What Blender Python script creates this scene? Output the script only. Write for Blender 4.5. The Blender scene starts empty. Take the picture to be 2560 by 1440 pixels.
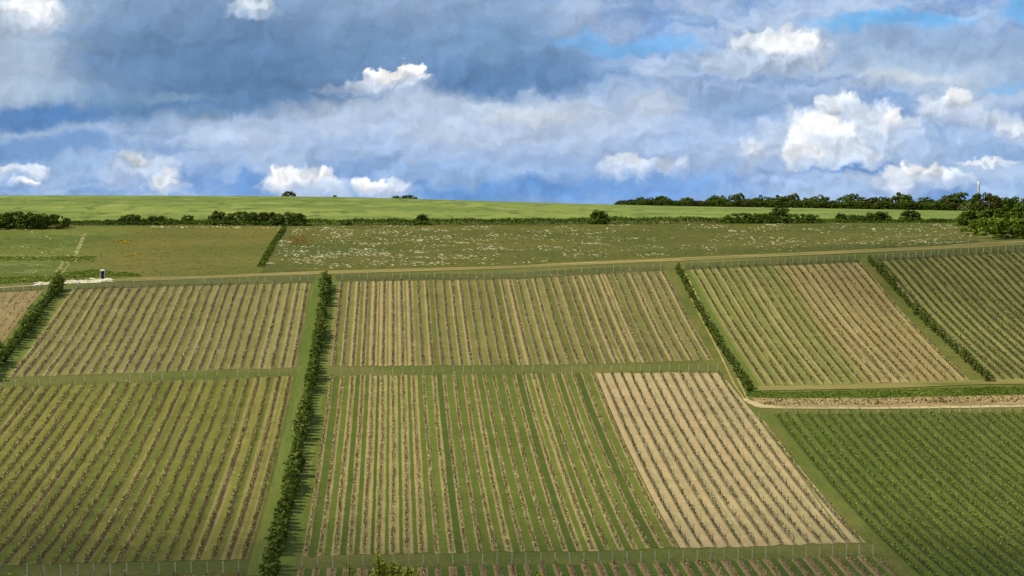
import bpy, math, random
import numpy as np
from mathutils import Vector, Matrix

random.seed(7)
RNG = np.random.default_rng(11)
sc = bpy.context.scene
COL = sc.collection
R = math.radians

# ------------------------------------------------------------------ camera
FPX = 5475.0
AZ = math.atan(298 / FPX)            # optical axis swings this far off the vine rows (+Y)
PITCH = math.atan(160 / FPX)
cam_d = bpy.data.cameras.new("camera")
cam = bpy.data.objects.new("camera", cam_d)
COL.objects.link(cam)
cam_d.sensor_width = 36.0
cam_d.lens = 36.0 * FPX / 2560
cam_d.clip_start = 0.5
cam_d.clip_end = 20000
cam.rotation_euler = (R(90) - PITCH, 0, -AZ)
sc.camera = cam
fw = np.array([math.sin(AZ) * math.cos(PITCH), math.cos(AZ) * math.cos(PITCH), -math.sin(PITCH)])
rt = np.array([math.cos(AZ), -math.sin(AZ), 0.0])
up = np.cross(rt, fw)


def ray(px, py):
    px = np.asarray(px, float); py = np.asarray(py, float)
    return fw + ((px - 1280) / FPX)[..., None] * rt - ((py - 720) / FPX)[..., None] * up


# ------------------------------------------------------------------ lie of the land
SP = 2.2                              # metres between vine rows
# where counted row number j shows at (px, py): spacing there = (px - 982) / j
ROWPTS = [(-10, 594, 1431), (-23, 69, 1442), (-6, 751, 1418), (34, 2180, 1387), (30, 2046, 1390), (20, 1693, 1402), (10, 1340, 1410),
          (-36, 18, 966), (-24, 348, 952), (21, 1503, 930), (33, 1797, 928), (34, 1879, 1031), (34, 2142, 1355), (21, 1716, 1365),
          (-36, 200, 718), (-24, 471, 710), (-16, 640, 706), (20, 1388, 687), (33, 1650, 673), (37, 1728, 669), (58, 2137, 651), (61, 2194, 649), (80, 2554, 626),
          (36, 1931, 1032), (36, 1996, 1113), (36, 2051, 1180), (36, 2106, 1245), (36, 2173, 1309), (36, 2210, 1351), (36, 2259, 1394), (60, 2540, 1028),
          (37, 1915, 966), (58, 2417, 951), (61, 2489, 951), (-40, 106, 721), (-36, 35, 942), (-38, 147, 720),
          (21, 1526, 986), (21, 1550, 1031), (21, 1572, 1084), (21, 1599, 1140), (21, 1625, 1196), (21, 1659, 1256), (21, 1700, 1331)]
WD = np.array([(p, q, (p - 982) / j, min(abs(j), 30) / 30) for j, p, q in ROWPTS])


def wbasis(px, py):
    a = (np.asarray(px, float) - 1280) / 1000; b = (np.asarray(py, float) - 1000) / 500
    return np.stack([np.ones_like(a), a, b, a * a, a * b, b * b, b ** 3, a * b * b], -1)


WC = np.linalg.lstsq(wbasis(WD[:, 0], WD[:, 1]) * WD[:, 3:], WD[:, 2] * WD[:, 3], rcond=None)[0]


def depth(px, py):
    return FPX * SP / (wbasis(px, py) @ WC)


COLX = np.array([-350, -100, 200, 500, 850, 1250, 1650, 2050, 2400, 2700, 2950])
Y_TOP = np.interp(COLX, [-350, 0, 200, 772, 1300, 1650, 2137, 2560, 2950], [740, 726, 718, 704, 690, 672, 650, 624, 600])
Y_MEA = np.interp(COLX, [-350, 0, 330, 800, 1280, 1500, 2000, 2450, 2950], [722, 706, 690, 671, 659, 647, 627, 604, 580])
Y_HED = np.interp(COLX, [-350, 0, 700, 1300, 2400, 2950], [574, 570, 565, 562, 556, 553])
Y_CRE = np.interp(COLX, [-350, 0, 400, 800, 1050, 1300, 1540, 2000, 2400, 2950], [487, 488.5, 488.5, 491.5, 497, 505, 512.5, 520, 527, 536])
ctrl = []
for c, yt, ym, yh, yc in zip(COLX, Y_TOP, Y_MEA, Y_HED, Y_CRE):
    for py in np.linspace(yt, 1460, 8):
        ctrl.append(ray(c, py) * depth(c, py))
    zt = float(depth(c, yt))
    zm = zt + 22
    ctrl.append(ray(c, ym) * zm)
    zh = 728 + (c - 1280) * 0.016
    ctrl.append(ray(c, 0.5 * (ym + yh) + 4) * (zm + zh) * 0.5)
    ctrl.append(ray(c, yh) * zh)
    ctrl.append(ray(c, yh - 0.35 * (yh - yc)) * (zh + 45))
    zc = 965
    cr = ray(c, yc) * zc
    ctrl.append(cr)
    ctrl.append(ray(c, yc) * 1040 - np.array([0, 0, 1.2]))
    ctrl.append(ray(c, yc) * 1250 - np.array([0, 0, 16.0]))
for x in (-120, 0, 120, 260):
    for y, z in ((235, -58), (150, -42), (70, -19), (28, -8.2), (0, -1.9), (-60, 6)):
        ctrl.append(np.array([x, y, z - 0.01 * x]))
ctrl = np.array(ctrl)


def tps_fit(p, z, lam):
    n = len(p)
    d2 = ((p[:, None] - p[None]) ** 2).sum(-1)
    K = 0.5 * d2 * np.log(np.maximum(d2, 1e-12)) + lam * np.eye(n)
    P = np.hstack([np.ones((n, 1)), p])
    A = np.block([[K, P], [P.T, np.zeros((3, 3))]])
    return np.linalg.solve(A, np.concatenate([z, np.zeros(3)]))


CP = ctrl[:, :2] / 100
TW = tps_fit(CP, ctrl[:, 2], 2e-3)


def H_exact(x, y):
    x = np.asarray(x, float); y = np.asarray(y, float)
    shp = np.broadcast(x, y).shape
    x = np.broadcast_to(x, shp).ravel(); y = np.broadcast_to(y, shp).ravel()
    xc = np.clip(x, -330, 520); yc = np.clip(y, -80, 1240)
    out = np.empty(len(x))
    for i in range(0, len(x), 20000):
        q = np.stack([xc[i:i + 20000], yc[i:i + 20000]], 1) / 100
        d2 = ((q[:, None] - CP[None]) ** 2).sum(-1)
        out[i:i + 20000] = (0.5 * d2 * np.log(np.maximum(d2, 1e-12))) @ TW[:-3] + TW[-3] + q @ TW[-2:]
    far = np.hypot(x - xc, y - yc)
    return (out - 0.012 * np.minimum(far, 1500)).reshape(shp)


HX = np.arange(-345, 536, 2.5); HY = np.arange(-95, 1256, 2.5)
HG = H_exact(HX[None, :], HY[:, None])


def H(x, y):
    """height of the land, read off a fine table"""
    x = np.asarray(x, float); y = np.asarray(y, float)
    x, y = np.broadcast_arrays(x, y)
    fx = np.clip((x - HX[0]) / 2.5, 0, len(HX) - 1.001); fy = np.clip((y - HY[0]) / 2.5, 0, len(HY) - 1.001)
    i = fx.astype(int); j = fy.astype(int); u = fx - i; v = fy - j
    z = (HG[j, i] * (1 - u) + HG[j, i + 1] * u) * (1 - v) + (HG[j + 1, i] * (1 - u) + HG[j + 1, i + 1] * u) * v
    out = (x < HX[0]) | (x > HX[-1]) | (y < HY[0]) | (y > HY[-1])
    if np.any(out):
        z = np.array(z); z[out] = H_exact(x[out], y[out])
    return z


def hit(px, py):
    """world points where the sight lines meet the land"""
    px = np.atleast_1d(np.asarray(px, float)); py = np.atleast_1d(np.asarray(py, float))
    if len(px) > 3000:
        return np.concatenate([hit(px[k:k + 3000], py[k:k + 3000]) for k in range(0, len(px), 3000)])
    d = ray(px, py)
    Z = np.linspace(215, 1240, 300)
    P = d[:, None, :] * Z[None, :, None]
    gap = P[..., 2] - H(P[..., 0], P[..., 1])
    out = []
    for i in range(len(px)):
        k = np.nonzero(gap[i] < 0)[0]
        k = k[0] if len(k) else int(np.argmin(gap[i]))
        if k == 0: k = 1
        a, b = gap[i, k - 1], gap[i, k]
        t = a / (a - b) if a != b and b < 0 else 1.0
        z = Z[k - 1] + (Z[k] - Z[k - 1]) * t
        out.append(d[i] * z)
    return np.array(out)


def sline(poly, n):
    """n points evenly along a polyline given as picture pixels, dropped on the land (x, y)"""
    poly = np.array(poly, float)
    seg = np.concatenate([[0], np.cumsum(np.hypot(*np.diff(poly, axis=0).T))])
    s = np.linspace(0, seg[-1], n)
    p = hit(np.interp(s, seg, poly[:, 0]), np.interp(s, seg, poly[:, 1]))
    return p[:, :2]


# ------------------------------------------------------------------ materials
def lin(c):
    c = c / 255.0
    return c / 12.92 if c <= 0.04045 else ((c + 0.055) / 1.055) ** 2.4


def sky_rgb(r, g, b):
    return (lin(r), lin(g), lin(b), 1.0)


KLIGHT = (1.13, 1.17, 1.40)


def alb(r, g, b, k=1.0):
    """base colour whose sunlit look is roughly this picture tone"""
    return tuple(min(0.85, lin(v) / q * k) for v, q in zip((r, g, b), KLIGHT)) + (1.0,)


class NT:
    def __init__(self, tree):
        self.t = tree; self.n = tree.nodes; self.l = tree.links

    def node(self, kind, **kw):
        n = self.n.new(kind)
        for k, v in kw.items():
            setattr(n, k, v)
        return n

    def put(self, sock, v):
        if isinstance(v, bpy.types.NodeSocket): self.l.new(v, sock)
        else: sock.default_value = v

    def math(self, op, a, b=0.0, c=0.0, clamp=False):
        n = self.node('ShaderNodeMath', operation=op, use_clamp=clamp)
        self.put(n.inputs[0], a); self.put(n.inputs[1], b); self.put(n.inputs[2], c)
        return n.outputs[0]

    def vmath(self, op, a, b=(0, 0, 0), scale=None):
        n = self.node('ShaderNodeVectorMath', operation=op)
        self.put(n.inputs[0], a)
        if scale is not None: self.put(n.inputs['Scale'], scale)
        else: self.put(n.inputs[1], b)
        return n.outputs['Value'] if op in ('LENGTH', 'DOT_PRODUCT') else n.outputs[0]

    def mix(self, f, a, b, blend='MIX'):
        n = self.node('ShaderNodeMix', data_type='RGBA', blend_type=blend)
        self.put(n.inputs[0], f); self.put(n.inputs[6], a); self.put(n.inputs[7], b)
        return n.outputs[2]

    def noise(self, vec, scale, detail=4, rough=0.55, lac=2.0, dist=0.0, dims='3D', out=0):
        n = self.node('ShaderNodeTexNoise', noise_dimensions=dims)
        if vec is not None: self.put(n.inputs['Vector'], vec)
        self.put(n.inputs['Scale'], scale); self.put(n.inputs['Detail'], detail)
        self.put(n.inputs['Roughness'], rough); self.put(n.inputs['Lacunarity'], lac); self.put(n.inputs['Distortion'], dist)
        return n.outputs[out]

    def rng(self, v, a, b, c=0.0, d=1.0, smooth=True):
        n = self.node('ShaderNodeMapRange', interpolation_type='SMOOTHSTEP' if smooth else 'LINEAR')
        self.put(n.inputs[0], v); self.put(n.inputs[1], a); self.put(n.inputs[2], b); self.put(n.inputs[3], c); self.put(n.inputs[4], d)
        return n.outputs[0]

    def scale(self, vec, s):
        return self.vmath('MULTIPLY', vec, s)

    def xyz(self, vec):
        n = self.node('ShaderNodeSeparateXYZ'); self.put(n.inputs[0], vec)
        return n.outputs


def new_mat(name, rough=0.9):
    m = bpy.data.materials.new(name)
    m.use_nodes = True
    b = m.node_tree.nodes['Principled BSDF']
    b.inputs['Roughness'].default_value = rough
    b.inputs['Specular IOR Level'].default_value = 0.15
    nt = NT(m.node_tree)
    nt.bsdf = b
    nt.pos = None
    return m, nt


def position(nt):
    return nt.node('ShaderNodeNewGeometry').outputs['Position']


def plain(name, c, rough=0.6, var=0.12, scale=6.0):
    m, nt = new_mat(name, rough)
    p = nt.node('ShaderNodeTexCoord').outputs['Object']
    n = nt.noise(p, scale, 3)
    d = tuple(x * (1 - var) for x in c[:3]) + (1,)
    nt.put(nt.bsdf.inputs['Base Color'], nt.mix(nt.rng(n, 0.35, 0.65), d, c))
    return m


def leaf_mat(name, dark, mid, light, trans=0.2, patch=0.25, pscale=0.6):
    """foliage: every leaf clump takes its own tone, with slow drifts from bush to bush"""
    m = bpy.data.materials.new(name)
    m.use_nodes = True
    nt = NT(m.node_tree)
    for n in list(nt.n):
        nt.n.remove(n)
    g = nt.node('ShaderNodeNewGeometry')
    r = g.outputs['Random Per Island']
    drift = nt.noise(g.outputs['Position'], pscale, 2)
    f = nt.math('ADD', r, nt.math('MULTIPLY', nt.math('SUBTRACT', drift, 0.5), patch * 4), clamp=True)
    ramp = nt.node('ShaderNodeValToRGB')
    e = ramp.color_ramp.elements
    e[0].position = 0.0; e[0].color = dark
    e[1].position = 1.0; e[1].color = light
    x = e.new(0.5); x.color = mid
    nt.put(ramp.inputs[0], f)
    d = nt.node('ShaderNodeBsdfDiffuse'); t = nt.node('ShaderNodeBsdfTranslucent')
    nt.put(d.inputs[0], ramp.outputs[0]); nt.put(t.inputs[0], ramp.outputs[0])
    mx = nt.node('ShaderNodeMixShader')
    mx.inputs[0].default_value = trans
    nt.l.new(d.outputs[0], mx.inputs[1]); nt.l.new(t.outputs[0], mx.inputs[2])
    o = nt.node('ShaderNodeOutputMaterial')
    nt.l.new(mx.outputs[0], o.inputs[0])
    return m


def grass_mat(name, a, b, c=None, s1=0.05, s2=0.5, stretch=(1, 1, 1), cmix=0.5, fine=1.6, fine_amt=0.35):
    """turf: two tones drifting over metres, a third in blotches, and a fine grain"""
    m, nt = new_mat(name)
    p = nt.scale(position(nt), stretch)
    f = nt.rng(nt.noise(p, s1, 4, 0.6), 0.35, 0.65)
    col = nt.mix(f, a, b)
    if c is not None:
        g = nt.rng(nt.noise(nt.vmath('ADD', p, (37, 11, 3)), s2, 4, 0.6), 0.48, 0.72, 0, cmix)
        col = nt.mix(g, col, c)
    gr = nt.noise(p, fine, 3, 0.7)
    k = nt.rng(gr, 0.25, 0.75, 1 - fine_amt, 1 + fine_amt, smooth=False)
    col = nt.vmath('SCALE', col, scale=k)
    nt.put(nt.bsdf.inputs['Base Color'], col)
    return m


def vine_ground_mat(name, P):
    """mown alleys between the vine rows, with the bare strip under every row"""
    m, nt = new_mat(name)
    pos = position(nt)
    o = nt.xyz(pos)
    wob = nt.noise(pos, 0.12, 3)
    x = nt.math('ADD', o[0], nt.math('MULTIPLY', nt.math('SUBTRACT', wob, 0.5), 0.25))
    t = nt.math('SUBTRACT', nt.math('DIVIDE', x, SP), P.get('off', 0.0))
    rown = nt.math('ROUND', t)
    d = nt.math('MULTIPLY', nt.math('SUBTRACT', t, rown), SP)          # signed metres to the row
    ad = nt.math('ABSOLUTE', d)
    alley = nt.math('FLOOR', t)
    wn = nt.node('ShaderNodeTexWhiteNoise', noise_dimensions='1D'); nt.put(wn.inputs['W'], alley)
    rn = nt.node('ShaderNodeTexWhiteNoise', noise_dimensions='1D'); nt.put(rn.inputs['W'], nt.math('ADD', rown, 0.37))
    par = nt.math('MODULO', nt.math('ABSOLUTE', alley), 2.0)
    f = nt.math('ADD', nt.math('MULTIPLY', par, P.get('parity', 0.3)), nt.math('MULTIPLY', wn.outputs[0], 1 - P.get('parity', 0.3)))
    big = nt.noise(pos, 0.03, 3, 0.6)
    f = nt.math('ADD', f, nt.math('MULTIPLY', nt.math('SUBTRACT', big, 0.5), 0.9), clamp=True)
    col = nt.mix(f, P['a'], P['b'])
    if 'c' in P:                                                        # a third tone in some places
        if 'cx' in P:
            g = nt.rng(nt.math('ADD', o[0], nt.math('MULTIPLY', wob, 5)), P['cx'][0], P['cx'][1])
        else:
            g = nt.rng(nt.noise(nt.scale(pos, (1, 0.35, 1)), 0.06, 4, 0.65), 0.5, 0.66)
        col = nt.mix(nt.math('MULTIPLY', g, P.get('cm', 0.6)), col, P['c'])
    jag = nt.noise(pos, 1.1, 4, 0.7)
    jd = nt.math('MULTIPLY', nt.math('SUBTRACT', jag, 0.5), P.get('jag', 0.55))
    # bleached margin, wider on one side of some rows
    side = nt.math('MULTIPLY', d, P.get('lean', -1.0))
    ew = nt.math('ADD', P.get('edge', 0.6), nt.math('MULTIPLY', nt.math('POWER', rn.outputs[0], 2.2), P.get('edgevar', 0.4) * 1.5))
    e1 = nt.rng(nt.math('SUBTRACT', nt.math('ADD', ad, jd), nt.math('MULTIPLY', nt.math('SIGN', side), 0.12)),
                nt.math('SUBTRACT', ew, 0.12), nt.math('ADD', ew, 0.1), 1, 0)
    col = nt.mix(nt.math('MULTIPLY', e1, P.get('em', 0.9)), col, P['e'])
    # mulch / soil strip under the vines; some blocks' soil darkened for row shade
    sw = P.get('strip', 0.38)
    s1 = nt.rng(nt.math('ADD', ad, jd), sw - 0.1, sw + 0.12, 1, 0)
    sp = nt.noise(nt.scale(pos, (1.0, 0.8, 1)), 2.6, 3, 0.75)
    soil = nt.mix(nt.rng(sp, 0.36, 0.6), P['s1'], P['s2'])
    col = nt.mix(nt.math('MULTIPLY', s1, P.get('sm', 0.95)), col, soil)
    gr = nt.noise(pos, 1.9, 3, 0.7)
    # mower lines along the alley
    ml = nt.noise(nt.scale(pos, (3.0, 0.03, 0.03)), 1.0, 2)
    pt_ = nt.noise(nt.scale(pos, (0.6, 1.0, 1.0)), 0.22, 4, 0.65)
    k = nt.math('ADD', nt.rng(gr, 0.25, 0.75, 0.76, 1.2, smooth=False), nt.math('ADD', nt.math('MULTIPLY', nt.math('SUBTRACT', ml, 0.5), 0.35), nt.math('MULTIPLY', nt.math('SUBTRACT', pt_, 0.5), 0.7)))
    nt.put(nt.bsdf.inputs['Base Color'], nt.vmath('SCALE', col, scale=k))
    return m


# ------------------------------------------------------------------ mesh helpers
def mesh_from(name, V, F, mats, midx=None, smooth=False):
    """V n x 3, F m x 4 quads (or list of polygons)"""
    me = bpy.data.meshes.new(name)
    V = np.asarray(V, np.float32)
    if isinstance(F, np.ndarray):
        m, k = F.shape
        me.vertices.add(len(V)); me.vertices.foreach_set('co', V.ravel())
        me.loops.add(m * k); me.loops.foreach_set('vertex_index', F.astype(np.int32).ravel())
        me.polygons.add(m)
        me.polygons.foreach_set('loop_start', np.arange(0, m * k, k, dtype=np.int32))
    else:
        me.from_pydata([tuple(map(float, v)) for v in V], [], F)
    if midx is not None:
        me.polygons.foreach_set('material_index', np.asarray(midx, np.int32))
    if smooth:
        me.polygons.foreach_set('use_smooth', np.ones(len(me.polygons), bool))
    me.update(calc_edges=True)
    for x in (mats if isinstance(mats, (list, tuple)) else [mats]):
        me.materials.append(x)
    return me


def add(name, me, parent=None, loc=(0, 0, 0), **props):
    o = bpy.data.objects.new(name, me)
    COL.objects.link(o)
    o.location = tuple(float(v) for v in loc)
    if parent is not None: o.parent = parent
    for k, v in props.items():
        o[k] = v
    return o


def thing(name, label, cat, loc=(0, 0, 0), group=None, rz=0.0):
    o = add(name, None, None, loc, label=label, category=cat)
    o.empty_display_size = 0.3
    o.rotation_euler = (0, 0, rz)
    if group: o['group'] = group
    return o


class MB:
    """collects boxes and tubes for one mesh part"""
    def __init__(self):
        self.v = []; self.f = []

    def box(self, c, s, bevel=0.0):
        b = len(self.v); x, y, z = [q / 2 for q in s]
        for dz in (-z, z):
            t = 1.0 if dz < 0 else 1.0 - bevel
            for dx, dy in ((-x, -y), (x, -y), (x, y), (-x, y)):
                self.v.append((c[0] + dx * t, c[1] + dy * t, c[2] + dz))
        self.f += [[b + i for i in q] for q in ((3, 2, 1, 0), (4, 5, 6, 7), (0, 1, 5, 4), (1, 2, 6, 5), (2, 3, 7, 6), (3, 0, 4, 7))]
        return self

    def tube(self, pts, rad, n=7):
        pts = [Vector(p) for p in pts]
        b = len(self.v)
        for i, p in enumerate(pts):
            d = (pts[min(i + 1, len(pts) - 1)] - pts[max(i - 1, 0)]).normalized()
            a = d.orthogonal().normalized(); c = d.cross(a)
            for k in range(n):
                t = 2 * math.pi * k / n
                self.v.append(tuple(p + (a * math.cos(t) + c * math.sin(t)) * rad[i]))
        for i in range(len(pts) - 1):
            for k in range(n):
                self.f.append([b + i * n + k, b + i * n + (k + 1) % n, b + (i + 1) * n + (k + 1) % n, b + (i + 1) * n + k])
        self.f.append([b + k for k in range(n)][::-1])
        self.f.append([b + (len(pts) - 1) * n + k for k in range(n)])
        return self

    def mesh(self, name, mat, smooth=False):
        return mesh_from(name, self.v, self.f, mat, smooth=smooth)


def grid_mesh(name, XY, off, mat):
    """sheet on the land; XY is rows x cols x 2"""
    a, b = XY.shape[:2]
    z = H(XY[..., 0], XY[..., 1]) + off
    V = np.concatenate([XY, z[..., None]], -1).reshape(-1, 3)
    i, j = np.meshgrid(np.arange(a - 1), np.arange(b - 1), indexing='ij')
    q = (i * b + j).ravel()
    F = np.stack([q, q + 1, q + b + 1, q + b], 1)
    return mesh_from(name, V, F, mat, smooth=True)


def ruled(name, lower, upper, n, m, off, mat, kind='structure'):
    """sheet between a lower and an upper edge (world xy, n points each)"""
    t = np.linspace(0, 1, m)[:, None, None]
    XY = lower[None] * (1 - t) + upper[None] * t
    return add(name, grid_mesh(name, XY, off, mat), kind=kind)


def ribbon(name, poly, width, off, mat, n=60):
    c = sline(poly, n)
    d = np.gradient(c, axis=0); d /= np.linalg.norm(d, axis=1)[:, None] + 1e-9
    nrm = np.stack([-d[:, 1], d[:, 0]], 1)
    k = np.convolve(RNG.uniform(0.6, 1.25, n + 4), np.ones(5) / 5, 'valid')[:, None]
    w = np.asarray(width)[..., None] if np.ndim(width) else width
    XY = np.stack([c - nrm * w / 2 * k, c, c + nrm * w / 2 * k])
    return add(name, grid_mesh(name, XY, off, mat), kind='structure')


def quads(C, size, up_bias=0.0, flat=None):
    """one small quad per centre; size n x 2; normals random, pulled upward or along flat"""
    n = len(C)
    N = RNG.normal(size=(n, 3)); N[:, 2] += up_bias
    if flat is not None: N = N * 0.75 + flat
    N /= np.linalg.norm(N, axis=1)[:, None] + 1e-9
    A = np.cross(N, RNG.normal(size=(n, 3))); A /= np.linalg.norm(A, axis=1)[:, None] + 1e-9
    B = np.cross(N, A)
    a = A * size[:, :1] / 2; b = B * size[:, 1:] / 2
    V = np.stack([C - a - 0.4 * b, C + 0.25 * a - b, C + a + 0.3 * b, C - 0.2 * a + b], 1).reshape(-1, 3)
    F = np.arange(n * 4).reshape(n, 4)
    return V, F


# ------------------------------------------------------------------ palettes
M = {}
M['ground'] = grass_mat('turf', alb(94, 102, 42), alb(114, 112, 56), alb(80, 92, 34), 0.04, 0.25)
M['crop'] = None
M['trunk'] = plain('bark', alb(92, 76, 58), 0.95)
M['post'] = plain('galvanised_post', alb(222, 220, 200), 0.6, 0.1, 3)
M['stake'] = plain('weathered_stake', alb(140, 142, 108), 0.8)
M['stake_dark'] = plain('dark_stake', alb(92, 96, 66), 0.8)

# ------------------------------------------------------------------ terrain
gx = np.concatenate([[-6000, -3000, -1500, -900, -600, -450], np.arange(-360, 541, 3), [640, 800, 1100, 1700, 3200, 6000]])
gy = np.concatenate([[-2500, -1000, -400, -160], np.arange(-90, 180, 10), np.arange(180, 1241, 3), [1300, 1400, 1600, 2200, 3500, 7000]])
GX, GY = np.meshgrid(gx, gy)
add('ground', grid_mesh('ground', np.stack([GX, GY], -1), -0.045, M['ground']), kind='structure')


def crop_material():
    m, nt = new_mat('barley')
    p = position(nt)
    a, b = alb(110, 128, 52), alb(134, 148, 68)
    col = nt.mix(nt.rng(nt.noise(nt.scale(p, (0.35, 1, 1)), 0.02, 4, 0.6), 0.36, 0.64), a, b)
    streak = nt.noise(nt.scale(p, (1.0, 0.5, 0.3)), 0.13, 4, 0.6, dist=0.5)
    col = nt.mix(nt.rng(streak, 0.5, 0.64, 0, 0.75), col, alb(78, 98, 36))
    pale = nt.noise(nt.scale(p, (0.8, 0.5, 0.3)), 0.1, 4, 0.6)
    col = nt.mix(nt.rng(pale, 0.52, 0.68, 0, 0.5), col, alb(162, 170, 92))
    gr = nt.noise(p, 0.9, 3, 0.7)
    col = nt.vmath('SCALE', col, scale=nt.rng(gr, 0.25, 0.75, 0.82, 1.15, smooth=False))
    nt.put(nt.bsdf.inputs['Base Color'], col)
    return m


M['crop'] = crop_material()
low = sline([(-200, 552), (0, 552), (400, 555), (800, 552), (1300, 549), (1800, 549), (2400, 548), (2760, 548)], 120)
pxs = np.linspace(-200, 2760, 120)
upd = ray(pxs, np.full(120, 500.0))
upp = (upd * 1010)[:, :2]
ruled('crop_field', low, upp, 120, 60, 0.0, M['crop'])

# ---- meadows between the vineyard track and the hedgerow
M['meadow_brown'] = grass_mat('dry_meadow', alb(98, 98, 36), alb(112, 104, 44), alb(84, 96, 32), 0.03, 0.16, (0.6, 1, 1), 0.6, 0.8, 0.22)
M['meadow_green'] = grass_mat('rough_meadow', alb(90, 102, 36), alb(106, 112, 44), alb(126, 132, 66), 0.035, 0.22, (0.6, 1, 1), 0.5, 0.9, 0.3)
M['meadow_flower'] = grass_mat('flower_meadow', alb(82, 90, 28), alb(100, 98, 36), alb(72, 84, 24), 0.03, 0.2, (0.6, 1, 1), 0.6, 0.9, 0.3)


def meadow_mix():
    m, nt = new_mat('meadow_turf')
    p = position(nt)
    sp_ = nt.scale(p, (0.6, 1, 1))
    n1 = nt.rng(nt.noise(sp_, 0.03, 4, 0.6), 0.36, 0.64); n2 = nt.rng(nt.noise(sp_, 0.17, 4, 0.65), 0.45, 0.7)
    br = nt.mix(n1, alb(98, 100, 36), alb(114, 108, 46)); br = nt.mix(nt.math('MULTIPLY', n2, 0.6), br, alb(86, 96, 32))
    gr = nt.mix(n1, alb(84, 98, 32), alb(104, 112, 42)); gr = nt.mix(nt.math('MULTIPLY', n2, 0.5), gr, alb(126, 132, 66))
    x = nt.math('ADD', nt.xyz(p)[0], nt.math('MULTIPLY', nt.math('SUBTRACT', nt.noise(p, 0.045, 4, 0.6), 0.5), 40))
    col = nt.mix(nt.rng(x, -97, -76), gr, br)
    gn = nt.noise(p, 0.9, 3, 0.7)
    nt.put(nt.bsdf.inputs['Base Color'], nt.vmath('SCALE', col, scale=nt.rng(gn, 0.25, 0.75, 0.76, 1.24, smooth=False)))
    return m


M['meadow_brown'] = M['meadow_green'] = meadow_mix()
TOPM = [(-200, 571), (0, 569), (200, 566), (712, 565), (1300, 562), (2000, 559), (2430, 557)]
BOTM = [(-200, 712), (0, 708), (170, 700), (330, 694), (500, 688.5), (655, 682), (800, 676), (1280, 663.5), (1500, 651.5), (2000, 630.5), (2450, 608)]


def sub(poly, x0, x1):
    xs = [p[0] for p in poly]; ys = [p[1] for p in poly]
    pts = [(x0, float(np.interp(x0, xs, ys)))] + [p for p in poly if x0 < p[0] < x1] + [(x1, float(np.interp(x1, xs, ys)))]
    return pts


ruled('rough_meadow', sline(sub(BOTM, -200, 170), 40), sline(sub(TOPM, -200, 212), 40), 40, 40, 0.0, M['meadow_green'])
ruled('hay_meadow', sline(sub(BOTM, 170, 652), 40), sline(sub(TOPM, 212, 712), 40), 40, 40, 0.0, M['meadow_brown'])
ruled('flower_meadow', sline(sub(BOTM, 652, 2450), 90), sline(sub(TOPM, 712, 2430), 90), 90, 40, 0.0, M['meadow_flower'])

# ---- tracks
M['hay'] = grass_mat('mown_hay_strip', alb(120, 116, 60), alb(144, 134, 80), alb(100, 108, 46), 0.08, 0.3, (0.25, 1.6, 1), 0.7, 0.9, 0.22)
M['straw'] = grass_mat('bleached_grass', alb(172, 150, 100), alb(158, 142, 86), alb(130, 126, 68), 0.1, 0.5, (1, 1, 1), 0.6, 1.2, 0.25)
M['chalk'] = grass_mat('chalk', alb(214, 208, 186), alb(236, 232, 214), alb(120, 116, 74), 0.2, 0.9, (1, 1, 1), 0.5, 1.0, 0.15)
M['dirt'] = grass_mat('dry_dirt', alb(176, 160, 116), alb(202, 186, 144), alb(128, 124, 70), 0.1, 0.4, (0.4, 1.4, 1), 0.9, 0.9, 0.2)
M['scruff'] = grass_mat('dead_grass_bank', alb(150, 126, 90), alb(168, 146, 106), alb(118, 116, 60), 0.1, 0.4, (0.6, 1.2, 1), 0.7, 1.0, 0.3)
M['wheel'] = grass_mat('worn_grass', alb(168, 150, 98), alb(184, 166, 116), alb(128, 124, 66), 0.1, 0.5, (1, 1, 1), 0.6, 1.0, 0.2)
M['lane'] = grass_mat('mown_lane', alb(94, 110, 42), alb(108, 118, 52), alb(124, 124, 66), 0.06, 0.4, (2.2, 0.12, 0.3), 0.5, 1.4, 0.22)
HT = [(262, 700), (330, 694), (500, 689.5), (800, 677), (1280, 664), (1500, 652), (2000, 631), (2450, 609), (2700, 593)]
HB = [(262, 704), (330, 702), (500, 696), (800, 686), (1280, 671.5), (1500, 661), (2000, 639), (2450, 619), (2700, 604)]
ruled('hay_track', sline(HB, 120), sline(HT, 120), 120, 7, 0.03, M['hay'])
ribbon('worn_track', [(1400, 660), (1560, 654), (1700, 650)], 1.1, 0.06, M['wheel'])
ribbon('worn_track', [(2380, 613), (2460, 608), (2560, 604), (2680, 598)], 1.3, 0.06, M['wheel'])
for dy_ in (4.0, 8.5):
    ribbon('worn_track', [(330, 694 + dy_), (500, 688 + dy_), (800, 676 + dy_), (1280, 662 + dy_), (1500, 651 + dy_), (2000, 629.5 + dy_), (2380, 611 + dy_)], 0.5, 0.06, M['wheel'], 200)
ribbon('worn_track', [(-80, 722), (0, 719), (60, 715), (110, 711.5)], 2.4, 0.05, M['wheel'])
ribbon('chalk_track', [(88, 713), (130, 710), (200, 704), (275, 698)], 2.6, 0.06, M['chalk'])
ribbon('chalk_track', [(205, 707), (240, 704), (276, 702)], 5.0, 0.09, M['chalk'], 20)
ruled('dirt_track', sline([(1862, 1004), (1895, 1020), (1960, 1022), (2200, 1023), (2560, 1018), (2760, 1016)], 60),
      sline([(1855, 993), (1905, 1011), (1960, 1017.5), (2200, 1018), (2560, 1011), (2760, 1009)], 60), 60, 4, 0.04, M['dirt'])
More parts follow.
